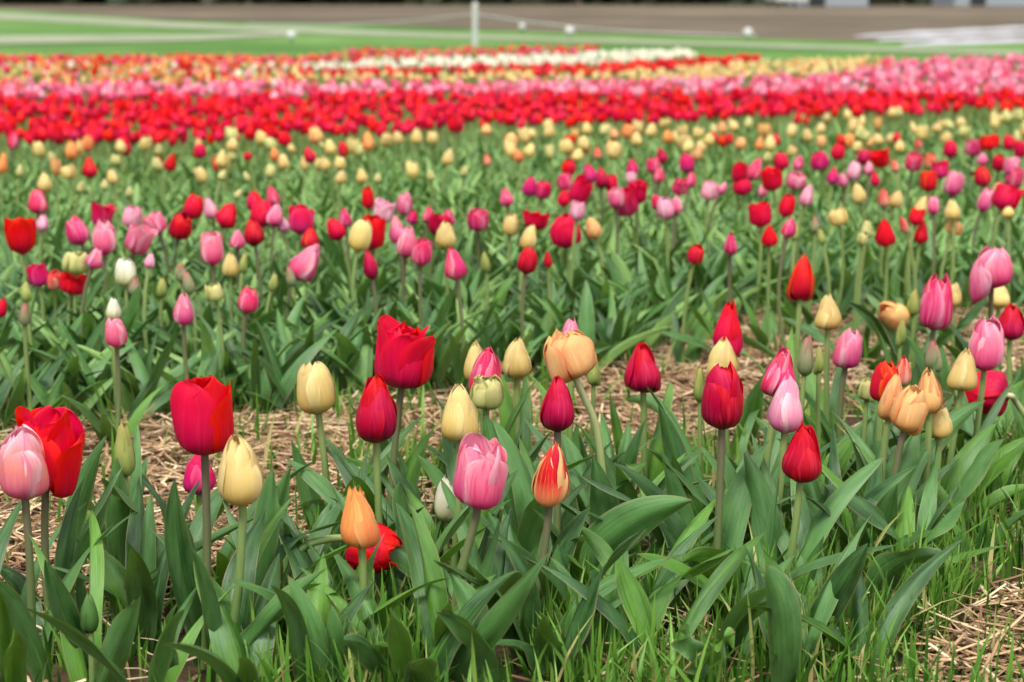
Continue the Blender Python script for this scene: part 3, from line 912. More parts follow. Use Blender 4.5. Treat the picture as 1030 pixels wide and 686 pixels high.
# ------------------------------------------------------------------ tulips of the beds behind: x, y of the flower's centre, width, height, colour, shape
MID = [
    # second bed
    (21, 237, 30, 38, 'red', 'open'), (38, 203, 21, 26, 'hotpink', 'bud'), (43, 224, 14, 18, 'palepink', 'bud'), (77, 232, 23, 31, 'hotpink', 'barrel'), (103, 217, 21, 26, 'magenta', 'open'),
    (105, 239, 25, 36, 'pink', 'barrel'), (133, 219, 19, 22, 'palepink', 'cup'), (156, 224, 22, 24, 'pink', 'open'), (182, 227, 24, 30, 'darkred', 'barrel'), (195, 208, 21, 26, 'red', 'barrel'),
    (211, 209, 15, 24, 'palepink', 'taper'), (229, 217, 22, 27, 'red', 'bud'), (213, 250, 23, 35, 'pink', 'cup'), (239, 240, 17, 22, 'pink', 'taper'), (140, 241, 26, 31, 'pink', 'open'),
    (151, 262, 11, 17, 'palepink', 'bud'), (96, 260, 18, 22, 'pink', 'bud'), (38, 276, 21, 25, 'magenta', 'open'), (55, 281, 19, 22, 'salmon', 'barrel'), (74, 285, 27, 23, 'red', 'open'),
    (77, 264, 29, 24, 'greencream', 'ball'), (126, 274, 22, 30, 'white', 'barrel'), (182, 274, 13, 22, 'grey', 'bud'), (189, 284, 13, 26, 'grey', 'bud'), (136, 288, 14, 21, 'grey', 'bud'),
    (232, 266, 18, 27, 'cream', 'bud'), (245, 265, 9, 21, 'green', 'bud'), (163, 289, 12, 23, 'green', 'bud'), (216, 294, 20, 20, 'greencream', 'ball'), (185, 311, 22, 34, 'pink', 'bud'),
    (250, 302, 21, 27, 'hotpink', 'barrel'), (114, 311, 16, 23, 'white', 'bud'), (116, 334, 23, 33, 'pink', 'barrel'), (25, 316, 13, 27, 'grey', 'bud'), (26, 294, 12, 22, 'green', 'bud'), (2, 309, 12, 22, 'red', 'bud'),
    (255, 234, 22, 27, 'darkred', 'bud'), (264, 214, 26, 29, 'red', 'barrel'), (256, 202, 18, 22, 'red', 'bud'), (274, 197, 14, 22, 'hotpink', 'bud'), (277, 216, 18, 25, 'pink', 'bud'), (303, 221, 29, 30, 'magenta', 'open'),
    (284, 225, 14, 18, 'palepink', 'bud'), (337, 230, 20, 25, 'red', 'bud'), (347, 219, 14, 21, 'hotpink', 'bud'), (312, 239, 19, 24, 'redorange', 'bud'), (309, 263, 30, 44, 'pink', 'taper'), (292, 278, 11, 22, 'grey', 'bud'), (275, 284, 10, 20, 'green', 'bud'),
    (370, 199, 13, 24, 'red', 'barrel'), (375, 233, 26, 38, 'red', 'cup'), (363, 237, 23, 34, 'cream', 'barrel'), (372, 266, 15, 32, 'darkred', 'bud'), (386, 213, 22, 25, 'palepink', 'open'), (407, 205, 16, 24, 'pink', 'barrel'),
    (415, 218, 12, 15, 'magenta', 'bud'), (399, 231, 18, 31, 'pink', 'taper'), (410, 243, 22, 34, 'pink', 'bud'), (424, 254, 20, 28, 'hotpink', 'cup'), (431, 216, 11, 17, 'hotpink', 'bud'), (441, 226, 21, 23, 'darkred', 'open'),
    (451, 219, 14, 19, 'hotpink', 'bud'), (448, 236, 23, 29, 'cream', 'bud'), (481, 221, 22, 24, 'hotpink', 'cup'), (509, 198, 15, 20, 'hotpink', 'taper'), (457, 265, 24, 34, 'hotpink', 'taper'), (488, 264, 10, 23, 'green', 'bud'),
    (514, 226, 17, 24, 'cream', 'barrel'), (539, 222, 26, 20, 'red', 'open'), (532, 239, 18, 27, 'cream', 'bud'), (531, 262, 20, 28, 'darkred', 'barrel'), (551, 261, 9, 18, 'redorange', 'bud'), (569, 232, 32, 36, 'red', 'barrel'), (596, 229, 17, 24, 'peach', 'bud'),
    (700, 256, 17, 20, 'redorange', 'barrel'), (735, 245, 15, 24, 'hotpink', 'taper'), (774, 237, 17, 23, 'red', 'taper'), (890, 234, 21, 30, 'red', 'taper'), (927, 233, 16, 25, 'red', 'taper'), (960, 229, 17, 15, 'peach', 'ball'),
    # pink and red cluster of the second bed
    (533, 187, 16, 21, 'magenta', 'bud'), (546, 191, 17, 20, 'magenta', 'barrel'), (572, 168, 15, 18, 'red', 'barrel'), (568, 183, 15, 19, 'hotpink', 'cup'), (567, 199, 13, 18, 'red', 'bud'), (584, 193, 22, 30, 'red', 'open'),
    (581, 212, 16, 20, 'palepink', 'cup'), (593, 174, 15, 20, 'magenta', 'bud'), (605, 179, 15, 22, 'darkred', 'bud'), (615, 184, 14, 18, 'red', 'barrel'), (636, 168, 13, 17, 'magenta', 'taper'), (635, 179, 11, 13, 'palepink', 'cup'),
    (629, 203, 28, 31, 'magenta', 'open'), (642, 193, 18, 25, 'red', 'open'), (620, 199, 17, 21, 'pink', 'cup'), (657, 166, 14, 18, 'hotpink', 'cup'), (665, 156, 12, 18, 'darkred', 'taper'), (663, 176, 12, 17, 'hotpink', 'bud'),
    (684, 188, 16, 17, 'hotpink', 'open'), (691, 164, 16, 20, 'magenta', 'barrel'), (661, 203, 14, 17, 'magenta', 'bud'), (669, 209, 18, 23, 'palepink', 'barrel'), (680, 206, 14, 20, 'pink', 'bud'), (695, 181, 12, 17, 'hotpink', 'bud'),
    (714, 192, 17, 20, 'palepink', 'cup'), (727, 189, 9, 14, 'pink', 'bud'), (744, 173, 17, 21, 'red', 'open'), (746, 186, 20, 22, 'red', 'barrel'), (760, 170, 16, 25, 'hotpink', 'taper'), (776, 181, 22, 23, 'red', 'open'), (786, 162, 15, 18, 'red', 'barrel'),
    (803, 164, 11, 16, 'hotpink', 'bud'), (801, 182, 20, 18, 'pink', 'cup'), (767, 192, 10, 13, 'pink', 'bud'), (824, 162, 19, 20, 'magenta', 'barrel'), (812, 196, 15, 24, 'palepink', 'taper'), (792, 207, 16, 24, 'red', 'barrel'), (765, 215, 23, 27, 'red', 'open'),
    (794, 229, 15, 22, 'hotpink', 'bud'), (958, 211, 17, 22, 'cream', 'bud'), (927, 207, 15, 23, 'cream', 'taper'), (922, 218, 15, 18, 'red', 'cup'), (939, 206, 13, 20, 'pink', 'barrel'), (902, 200, 15, 19, 'cream', 'bud'), (889, 199, 13, 20, 'salmon', 'bud'),
    (843, 218, 20, 19, 'cream', 'ball'), (863, 195, 16, 21, 'cream', 'bud'), (838, 177, 13, 18, 'magenta', 'bud'), (848, 181, 11, 16, 'pink', 'bud'), (859, 172, 15, 20, 'palepink', 'barrel'), (874, 169, 11, 15, 'pink', 'bud'), (869, 158, 14, 17, 'darkred', 'barrel'), (886, 160, 19, 18, 'red', 'open'),
    (880, 180, 10, 16, 'red', 'bud'), (919, 163, 17, 20, 'hotpink', 'cup'), (900, 167, 10, 13, 'salmon', 'bud'), (956, 150, 14, 18, 'red', 'barrel'), (936, 162, 13, 16, 'salmon', 'cup'), (946, 170, 17, 20, 'magenta', 'open'), (934, 182, 17, 22, 'redorange', 'cup'),
    (960, 184, 19, 27, 'pink', 'cup'), (979, 149, 16, 18, 'hotpink', 'cup'), (995, 143, 20, 17, 'red', 'open'), (1015, 143, 13, 17, 'red', 'barrel'), (1026, 150, 13, 20, 'red', 'barrel'), (988, 160, 12, 14, 'pink', 'bud'), (1005, 164, 15, 18, 'darkred', 'barrel'), (988, 177, 17, 22, 'redorange', 'barrel'),
    (1018, 168, 16, 21, 'pink', 'cup'), (1020, 178, 18, 25, 'hotpink', 'cup'), (1012, 198, 28, 28, 'red', 'open'), (992, 201, 15, 26, 'pink', 'barrel'), (1004, 190, 12, 15, 'peach', 'bud'), (1014, 213, 13, 12, 'cream', 'bud'), (820, 226, 10, 18, 'grey', 'bud'), (909, 226, 10, 19, 'salmon', 'bud'),
    (872, 231, 13, 20, 'greencream', 'bud'), (868, 240, 12, 14, 'greencream', 'ball'), (800, 234, 9, 18, 'green', 'bud'), (826, 238, 9, 18, 'green', 'bud'),
    # cream bed
    (45, 183, 16, 21, 'cream', 'bud'), (90, 168, 16, 22, 'redorange', 'taper'), (72, 151, 14, 20, 'orange', 'bud'), (88, 144, 13, 18, 'orange', 'barrel'), (39, 150, 13, 17, 'cream', 'barrel'), (69, 173, 16, 15, 'cream', 'ball'), (113, 178, 13, 16, 'cream', 'bud'),
    (124, 146, 15, 22, 'red', 'barrel'), (14, 141, 11, 21, 'hotpink', 'bud'), (147, 144, 13, 16, 'cream', 'barrel'), (172, 163, 13, 20, 'redorange', 'taper'), (201, 152, 13, 15, 'red', 'barrel'), (234, 145, 13, 16, 'cream', 'bud'), (223, 159, 13, 20, 'cream', 'taper'),
    (202, 176, 13, 18, 'cream', 'barrel'), (224, 176, 10, 13, 'greencream', 'bud'), (248, 178, 8, 12, 'greencream', 'bud'), (286, 139, 14, 17, 'red', 'barrel'), (262, 138, 13, 16, 'cream', 'bud'), (272, 145, 13, 16, 'greencream', 'barrel'), (276, 155, 10, 15, 'orange', 'bud'), (285, 163, 13, 17, 'cream', 'bud'),
    (272, 172, 12, 16, 'greencream', 'barrel'), (249, 157, 9, 9, 'redorange', 'ball'), (311, 156, 13, 17, 'redorange', 'bud'), (317, 136, 15, 18, 'peach', 'barrel'), (332, 148, 13, 17, 'cream', 'bud'), (345, 150, 11, 17, 'redorange', 'barrel'), (327, 165, 12, 14, 'cream', 'bud'), (342, 164, 12, 14, 'cream', 'barrel'), (343, 178, 13, 15, 'cream', 'bud'),
    (3, 164, 10, 22, 'orange', 'bud'), (451, 158, 13, 18, 'cream', 'bud'), (490, 161, 9, 12, 'salmon', 'bud'), (364, 177, 13, 16, 'cream', 'bud'), (380, 179, 9, 12, 'greencream', 'bud'), (370, 142, 13, 20, 'orange', 'bud'), (419, 137, 13, 17, 'cream', 'bud'), (435, 138, 13, 15, 'cream', 'barrel'), (389, 140, 13, 14, 'cream', 'ball'), (400, 138, 13, 15, 'cream', 'bud'),
    (514, 142, 15, 17, 'peach', 'barrel'), (521, 156, 11, 15, 'orange', 'bud'), (533, 151, 13, 16, 'cream', 'bud'), (553, 131, 13, 16, 'cream', 'bud'), (569, 147, 14, 16, 'cream', 'ball'), (581, 156, 13, 14, 'cream', 'bud'), (587, 144, 13, 16, 'cream', 'barrel'), (590, 129, 12, 14, 'cream', 'bud'), (601, 154, 10, 13, 'salmon', 'bud'), (618, 151, 15, 19, 'cream', 'barrel'),
    (467, 172, 9, 12, 'greencream', 'bud'), (433, 176, 10, 12, 'greencream', 'bud'), (854, 141, 13, 16, 'orange', 'barrel'), (843, 153, 15, 17, 'red', 'barrel'), (734, 139, 9, 12, 'redorange', 'bud'), (764, 144, 10, 14, 'orange', 'bud'), (745, 144, 12, 14, 'peach', 'barrel'), (689, 142, 15, 16, 'cream', 'ball'), (702, 154, 12, 16, 'peach', 'bud'),
    (797, 152, 11, 12, 'cream', 'ball'), (772, 158, 10, 12, 'greencream', 'bud'), (905, 147, 12, 14, 'cream', 'bud'), (923, 145, 9, 11, 'salmon', 'bud'), (902, 138, 9, 11, 'redorange', 'bud'), (883, 140, 13, 14, 'cream', 'bud'), (862, 148, 11, 12, 'cream', 'barrel'), (928, 133, 13, 16, 'cream', 'ball'), (952, 138, 12, 14, 'cream', 'bud'),
    (640, 140, 13, 15, 'cream', 'bud'), (632, 132, 14, 16, 'orange', 'cup'), (655, 131, 13, 15, 'cream', 'bud'), (672, 137, 13, 15, 'orange', 'bud'), (713, 140, 12, 14, 'cream', 'bud'), (726, 128, 12, 14, 'peach', 'bud'), (780, 140, 11, 13, 'redorange', 'bud'), (812, 136, 12, 15, 'cream', 'bud'), (826, 142, 11, 14, 'peach', 'barrel'),
    (105, 186, 9, 13, 'greencream', 'bud'), (82, 188, 10, 14, 'greencream', 'bud'), (130, 193, 9, 12, 'greencream', 'bud'), (20, 172, 9, 14, 'greencream', 'bud'), (52, 158, 10, 13, 'greencream', 'bud'), (116, 161, 11, 12, 'greencream', 'ball'), (160, 150, 10, 13, 'greencream', 'bud'), (240, 195, 9, 13, 'greencream', 'bud'),
]
NAME = {'red': 'red', 'darkred': 'crimson', 'magenta': 'magenta', 'hotpink': 'deep pink', 'pink': 'pink', 'palepink': 'pale pink', 'cream': 'cream', 'peach': 'peach', 'orange': 'orange', 'redcream': 'red-cream',
        'redorange': 'orange-red', 'salmon': 'salmon', 'white': 'white', 'green': 'green', 'grey': 'grey-green', 'greencream': 'green-cream', 'pinkstripe': 'streaked pink', 'deepgreen': 'dark green'}
SHP = {'bud': 'closed', 'taper': 'pointed', 'cup': 'cupped', 'barrel': 'rounded', 'open': 'open', 'ball': 'double'}


def beds(i):
    return 'second bed' if i < 80 else ('pink and red cluster' if i < 168 else 'cream bed')


i_clu = next(k for k, m in enumerate(MID) if m[0] == 533 and m[1] == 187)
i_cre = next(k for k, m in enumerate(MID) if m[0] == 45 and m[1] == 183)
ALLP = [(f[0], (f[1] + f[2]) / 2, f[4]) for f in FRONT] + [(m[0], m[1], m[4]) for m in MID]


def an(word):
    word = word.replace(' ', '-')
    return ('an ' if word[0] in 'aeiou' else 'a ') + word


def bed_of(i):
    return 'second bed' if i < i_clu else ('mixed far cluster' if i < i_cre else 'cream bed')


COLUMN = {nm: p for nm, p in SHORT.items() if len(nm.split()) <= 4}


def anchor_of(i):
    return min(COLUMN, key=lambda q: abs(COLUMN[q][0] - MID[i][0]) + .02 * abs(COLUMN[q][1] - MID[i][1]))


def kind_of(i):
    col, shape = MID[i][4], MID[i][5]
    return NAME[col].replace(' ', '-') + (' bud' if col in ('green', 'grey', 'greencream') and shape == 'bud' else ' tulip')


def relations(i):
    """where tulip i stands among its nearest neighbours, nearest first"""
    x, y = MID[i][:2]
    nb = sorted((math.hypot(a_[0] - x, 1.1 * (a_[1] - y)), k) for k, a_ in enumerate(ALLP) if k != i + len(FRONT))[:5]
    return [(side_word(x - ALLP[k][0], y - ALLP[k][1]), NAME[ALLP[k][2]]) for _, k in nb]


KEYS = [(kind_of(i), bed_of(i), anchor_of(i)) for i in range(len(MID))]
RELS = [relations(i) for i in range(len(MID))]


def mid_label(i):
    kind, bed, anc = KEYS[i]
    col, shape = MID[i][4], MID[i][5]
    same = [k for k in range(len(MID)) if KEYS[k] == KEYS[i]]
    adj = {'open': 'open ', 'ball': 'double ', 'taper': 'pointed '}.get(shape, '')
    if len(same) == 1:
        return f'only {adj}{kind} of the {bed} straight above the {anc}'
    for s_, c_ in RELS[i][:4]:
        if sum((s_, c_) in RELS[k] for k in same) == 1:
            lab = f'{kind} {s_} {an(c_)} one, {bed}, above the {anc}'
            if len(lab.split()) <= 16:
                return lab
    for word, key in (('leftmost', lambda k: MID[k][0]), ('rightmost', lambda k: -MID[k][0]), ('uppermost', lambda k: MID[k][1]), ('lowest', lambda k: -MID[k][1]),
                      ('largest', lambda k: -MID[k][2] * MID[k][3]), ('smallest', lambda k: MID[k][2] * MID[k][3])):
        if min(same, key=key) == i:
            return f'{word} {kind} in the {bed} above the {anc}'
    p_ = sorted(same, key=lambda k: MID[k][0]).index(i)
    return f'{["", "second", "third", "fourth", "fifth", "sixth", "seventh", "eighth"][p_]} {kind} from the left in the {bed} above the {anc}'


for i, (x, y, wpx, hpx, col, shape) in enumerate(MID):
    r = random.Random(3000 + i)
    z = 0.235 + r.uniform(-.02, .02) + (0.0 if i < i_clu else .02)
    if col in ('grey', 'green') or y > 270:
        z -= 0.035
    c = ground(x, y, z)
    D = c[1]
    k = (D * CP + (CAM_H - z) * SP) / FPX
    wid, hgt = wpx * k, hpx * k
    foot = np.array([c[0] + r.uniform(-.02, .02), D + r.uniform(-.015, .015), 0.0])
    root = empty('tulip', foot)
    bed = 'tulips in the second bed' if i < i_clu else ('tulips of the mixed far cluster' if i < i_cre else 'tulips in the cream bed')
    tag(root, mid_label(i), 'tulip', bed)
    ax = np.array([r.gauss(0, .2), r.uniform(-.25, .15), 1.0])
    rel = c - norm(ax) * hgt * .5 - foot
    put_stem(root, [np.zeros(3), rel - norm(ax) * rel[2] * .5, rel + norm(ax) * .004], .0036, STEM_B if col in ('pink', 'darkred', 'hotpink') else STEM_G, 7, 6)
    put_flower(root, rel, ax, wid, hgt, col, 'frilly' if shape == 'open' and i % 4 else shape, i % N_VAR, r.uniform(0, 6.28), False)
    for q in range(3 if i < i_clu else 2):
        put_leaf(root, random_leaf(r, r.uniform(.13, .19), r.uniform(.011, .018), 10, 5), LM if r.random() < .6 else LM2)

# ------------------------------------------------------------------ stuff: leaves of the beds, far tulips, straw, grass
STRAW_Y = ([-60, 60, 250, 420, 560, 640, 700, 780, 960, 1090], [455, 440, 428, 412, 396, 372, 346, 322, 318, 330])   # where the second bed's leaves begin
STRAW_POLY = [(-80, 458), (60, 438), (250, 425), (420, 410), (560, 395), (700, 345), (780, 320), (960, 316), (1090, 330), (1090, 400), (900, 392), (760, 425), (690, 470), (560, 505), (430, 545), (250, 590), (120, 612), (-80, 630)]
STRAW_POLY2 = [(925, 720), (955, 632), (1010, 600), (1120, 575), (1120, 720)]
STRAW_POLY3 = [(585, 720), (640, 625), (720, 615), (715, 720)]


def fan(y0, y1, n, margin=1.25):
    """feet spread evenly over the ground between two distances, a little wider than the view"""
    Yv = np.sqrt(rng.uniform(y0 ** 2, y1 ** 2, n))
    Xv = rng.uniform(-1, 1, n) * 0.31 * margin * Yv
    return np.stack([Xv, Yv, np.zeros(n)], -1)


def many_leaves(F, L, W, K, M, up=(.6, .97)):
    """leaf patches at feet F (n,3), numpy only"""
    n = len(F)
    az = rng.uniform(0, 2 * math.pi, n)
    up_ = rng.uniform(up[0], up[1], n)
    out = np.sqrt(1 - up_ ** 2)
    d = np.stack([np.cos(az), np.sin(az), np.zeros(n)], -1)
    zz = np.array([0, 0, 1.0])
    bend = rng.uniform(0, .45, n)
    p1 = d * (L * out * .25)[:, None] + zz * (L * up_ * .62)[:, None]
    p2 = d * (L * (out + bend * .5))[:, None] + zz * (L * up_ * (1 - bend * .4))[:, None]
    t = np.linspace(0, 1, K)[None, :, None]
    C = F[:, None] + 2 * t * (1 - t) * p1[:, None] + t ** 2 * p2[:, None]
    T = norm(np.gradient(C, axis=1))
    s = np.stack([-np.sin(az), np.cos(az), np.zeros(n)], -1)[:, None]
    S = norm(s - (T * s).sum(-1, keepdims=True) * T)
    Nn = np.cross(S, T)
    ang = (rng.uniform(-.6, .6, n)[:, None] + rng.uniform(-1.2, 1.2, n)[:, None] * t[..., 0])[..., None]
    S2, N2 = S * np.cos(ang) + Nn * np.sin(ang), -S * np.sin(ang) + Nn * np.cos(ang)
    tt = t[0, :, 0]
    prof = (tt * .9 + .1) ** .6 * (1 - tt) ** .8
    prof = np.maximum(prof / prof.max(), .03)
    u = np.linspace(-1, 1, M)
    fo = rng.uniform(.4, 1.0, n)[:, None, None]
    wv = W[:, None, None] * prof[None, :, None]
    offs = u[None, None] * wv * np.cos(fo)
    offn = np.abs(u)[None, None] ** 1.4 * wv * np.sin(fo)
    return C[:, :, None] + S2[:, :, None] * offs[..., None] + N2[:, :, None] * offn[..., None]


def bed_noise(F):
    return 0.5 + 0.5 * np.sin(F[:, 0] * 3.1 + 1.3 * np.sin(F[:, 1] * 2.3)) * np.sin(F[:, 1] * 3.7 + 0.8 * np.sin(F[:, 0] * 2.7))


F = fan(2.45, 6.8, 9500)
px, py = project(F)
keep = (py < np.interp(px, *STRAW_Y)) & (rng.random(len(F)) < 0.45 + 0.55 * bed_noise(F))
F = F[keep]
F3 = np.repeat(F, 3, 0)
F3 = F3 + np.concatenate([rng.normal(0, .008, (len(F3), 2)), np.zeros((len(F3), 1))], -1)
P = many_leaves(F3, rng.uniform(.12, .23, len(F3)) * np.where(F3[:, 1] > 3.6, 1.1, 1.0) * (.85 + .15 * np.repeat(bed_noise(F), 3)), rng.uniform(.008, .018, len(F3)) * np.where(F3[:, 1] < 3.7, 1.25, 1.0), 9, 5, (.7, .985))
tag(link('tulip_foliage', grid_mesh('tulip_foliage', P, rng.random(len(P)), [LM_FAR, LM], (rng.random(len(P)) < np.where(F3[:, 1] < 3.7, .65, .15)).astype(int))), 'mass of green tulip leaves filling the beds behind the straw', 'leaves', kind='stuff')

# far tulips
BANDS = [  # polygons in the photo (of the flower heads) and the colours met there
    ([(-250, 152), (0, 140), (180, 138), (420, 128), (600, 120), (800, 112), (1030, 108), (1300, 106), (1300, 90), (1030, 93), (700, 92), (350, 94), (0, 97), (-250, 99)], ['red'] * 7 + ['darkred'], .95),
    ([(-250, 99), (0, 97), (350, 94), (700, 92), (1030, 93), (1300, 92), (1300, 64), (1030, 62), (900, 64), (800, 76), (600, 81), (300, 82), (0, 85), (-250, 86)], ['pink', 'pink', 'hotpink', 'hotpink', 'palepink'], 1.0),
    ([(900, 66), (1030, 62), (1300, 64), (1300, 56), (1030, 56), (880, 60)], ['hotpink', 'pink'], .8),
    ([(-250, 86), (0, 85), (300, 82), (300, 64), (0, 64), (-250, 66)], ['orange', 'cream', 'white', 'redorange', 'redorange', 'peach', 'pink', 'salmon', 'green', 'greencream'], .8),
    ([(300, 80), (600, 80), (800, 76), (900, 66), (880, 58), (760, 62), (600, 73), (300, 75)], ['cream', 'cream', 'peach', 'greencream'], .9),
    ([(-250, 66), (0, 64), (300, 64), (340, 56), (0, 56), (-250, 58)], ['redorange', 'hotpink', 'salmon', 'orange', 'red'], .8),
    ([(300, 75), (600, 73), (760, 62), (760, 56), (600, 64), (300, 69)], ['redorange', 'red', 'redorange'], 1.0),
    ([(300, 69), (600, 64), (700, 57), (690, 50), (500, 56), (300, 63)], ['white'], 1.0),
    ([(300, 63), (500, 56), (600, 52), (600, 46), (340, 50)], ['salmon', 'hotpink', 'redorange', 'green'], .6),
    # thin scatter of cream and orange before the red
    ([(-250, 185), (0, 178), (400, 172), (600, 150), (1030, 138), (1300, 132), (1300, 106), (1030, 108), (600, 120), (420, 128), (0, 140), (-250, 150)], ['cream'] * 6 + ['peach', 'redorange', 'greencream', 'greencream', 'greencream'], .11),
]
ZH = 0.25
F = fan(4.2, 16.0, 19000, 1.3)
H_ = rng.uniform(.21, .27, len(F))
hx, hy = project(F + np.stack([np.zeros(len(F)), np.zeros(len(F)), H_], -1))
cols = sorted(PM)
cid = -np.ones(len(F), int)
for poly, cl, dens in BANDS:
    ins = in_poly(hx, hy, poly) & (cid < 0)
    # nearer beds are planted closer in the picture: keep a similar count per square metre
    p = dens * np.where(F[:, 1] < 9.5, 1.0, .75) * np.clip(np.where(hy > 90, .85, .4) + .9 * (.5 + .5 * np.sin(F[:, 0] * 5.3 + 2 * np.sin(F[:, 1] * 4.1)) * np.sin(F[:, 1] * 7.9 + 2 * np.sin(F[:, 0] * 3.7))), 0, 1)
    ins &= rng.random(len(F)) < p
    pick = rng.integers(0, len(cl), len(F))
    for kk in np.nonzero(ins)[0]:
        cid[kk] = cols.index(cl[pick[kk]])
ok = cid >= 0
F, H_, cid = F[ok], H_[ok], cid[ok]
n = len(F)
K, M = 7, 13
zv = np.linspace(0, 1, K)
prof = np.array([.14, .72, .97, 1.0, .86, .62, .3])
th = np.linspace(0, 2 * math.pi, M)
rad = prof[None, :, None] * (1 + .06 * np.cos(3 * th)[None, None])
tipz = np.array([0, 0, 0, 0, .02, .05, .09])
Z = zv[None, :, None] + (tipz[None, :, None] * np.cos(3 * th)[None, None])
hw = rng.uniform(.012, .020, n)[:, None, None]
hh = rng.uniform(.034, .052, n)[:, None, None]
wide = (rng.random(n) < .35)[:, None, None] * np.array([0, 0, .02, .08, .22, .42, .66])[None, :, None]
spin = rng.uniform(0, 6.28, n)[:, None, None]
lx, ly = rng.normal(0, .16, n)[:, None, None], rng.normal(0, .16, n)[:, None, None]
top = F + np.stack([rng.normal(0, .015, n), rng.normal(0, .015, n), H_ - .028], -1)
rr = (rad + wide) * hw
X = rr * np.cos(th + spin) + lx * Z * hh
Yy = rr * np.sin(th + spin) + ly * Z * hh
P = np.stack([X, Yy, Z * hh], -1) + top[:, None, None]
tri = np.array([0, .5, 1, .5, 0, .5, 1, .5, 0, .5, 1, .5, 0])
uv = np.stack(np.broadcast_arrays(tri[None, :], zv[:, None]), -1)
far_heads = grid_mesh('tulip_field', P, rng.random(n), [PM[c] for c in cols] + [STEM_G, LM_FAR], cid, uv)
# stems and leaves of the far tulips join the same object
t = np.linspace(0, 1, 3)[None, :, None]
Cst = F[:, None] * (1 - t) + top[:, None] * t
a4 = np.linspace(0, 2 * math.pi, 5)
ring = np.stack([np.cos(a4), np.sin(a4), np.zeros(5)], -1) * .0034
Pst = Cst[:, :, None] + ring[None, None]
st_me = grid_mesh('far_stems', Pst, rng.random(n), [PM[c] for c in cols] + [STEM_G, LM_FAR], np.full(n, len(cols)))
F2 = np.repeat(F, 3, 0)
F2[:, :2] += rng.normal(0, .025, (len(F2), 2))
lv_me = grid_mesh('far_leaves', many_leaves(F2, rng.uniform(.13, .2, len(F2)), rng.uniform(.01, .018, len(F2)), 5, 3), rng.random(len(F2)), [PM[c] for c in cols] + [STEM_G, LM_FAR], np.full(len(F2), len(cols) + 1))
import bmesh
bm = bmesh.new()
for me in (far_heads, st_me, lv_me):
    bm.from_mesh(me)
whole = bpy.data.meshes.new('tulip_field')
bm.to_mesh(whole)
bm.free()
for m in [PM[c] for c in cols] + [STEM_G, LM_FAR]:
    whole.materials.append(m)
tag(link('tulip_field', whole), 'distant bands of red, pink, white and yellow tulips', 'flowers', kind='stuff')


def sticks(F, L, rad, zmax, tilt=.12):
    n = len(F)
    az = rng.uniform(0, math.pi, n)
    el = rng.normal(0, tilt, n)
    d = np.stack([np.cos(az) * np.cos(el), np.sin(az) * np.cos(el), np.sin(el)], -1)
    c = F + np.array([0, 0, 1.0]) * (rng.random(n) ** 1.5 * zmax + .003)[:, None]
    t = np.linspace(-.5, .5, 4)[None, :, None]
    bow = np.stack([rng.normal(0, .08, n), rng.normal(0, .08, n), rng.normal(.0, .04, n)], -1)
    C = c[:, None] + d[:, None] * (t * L[:, None, None]) + bow[:, None] * L[:, None, None] * (t ** 2 * 4 - .5)
    C[..., 2] = np.maximum(C[..., 2], .002)
    S = norm(np.cross(d, np.array([0, 0, 1.0])))[:, None]
    U = np.cross(S, d[:, None])
    a = np.linspace(0, 2 * math.pi, 6)
    ring = S[:, :, None] * np.cos(a)[None, None, :, None] + U[:, :, None] * np.sin(a)[None, None, :, None] * .6
    return C[:, :, None] + ring * rad[:, None, None, None]


F = fan(1.5, 4.4, 70000, 1.25)
px, py = project(F)
pr = np.full(len(F), .08)
pr[in_poly(px, py, STRAW_POLY)] = 1.0
pr[in_poly(px, py, STRAW_POLY2)] = 1.0
pr[in_poly(px, py, STRAW_POLY3)] = .35
clump = .5 + .5 * np.sin(F[:, 0] * 17 + 3 * np.sin(F[:, 1] * 11)) * np.sin(F[:, 1] * 13 + 2 * np.sin(F[:, 0] * 9))
F = F[rng.random(len(F)) < pr * (.25 + .75 * clump)]
n = len(F)
P = sticks(F, rng.uniform(.03, .15, n), rng.uniform(.0008, .0026, n), .028, .17)
tag(link('straw', grid_mesh('straw', P, np.clip(rng.normal(.55, .3, n), 0, 1), [STRAW])), 'tan straw mulch lying between the tulip rows', 'straw', kind='stuff')


def blades(F, L, W, K=5):
    n = len(F)
    az = rng.uniform(0, 2 * math.pi, n)
    lean = np.abs(rng.normal(.25, .25, n))
    d = np.stack([np.cos(az), np.sin(az), np.zeros(n)], -1)
    t = np.linspace(0, 1, K)[None, :, None]
    C = F[:, None] + np.array([0, 0, 1.0]) * (t * L[:, None, None] * (1 - .25 * lean[:, None, None] * t)) + d[:, None] * (L * lean)[:, None, None] * t ** 1.8
    yaw = rng.uniform(0, math.pi, n)
    s = np.stack([np.cos(yaw), np.sin(yaw), np.zeros(n)], -1)
    wv = W[:, None] * np.array([.75, 1, .9, .6, .05])[None]
    u = np.array([-1, 0, 1.0])
    P = C[:, :, None] + s[:, None, None] * (wv[:, :, None, None] * u[None, None, :, None])
    P[:, :, 1, 2] -= wv * .5
    return P


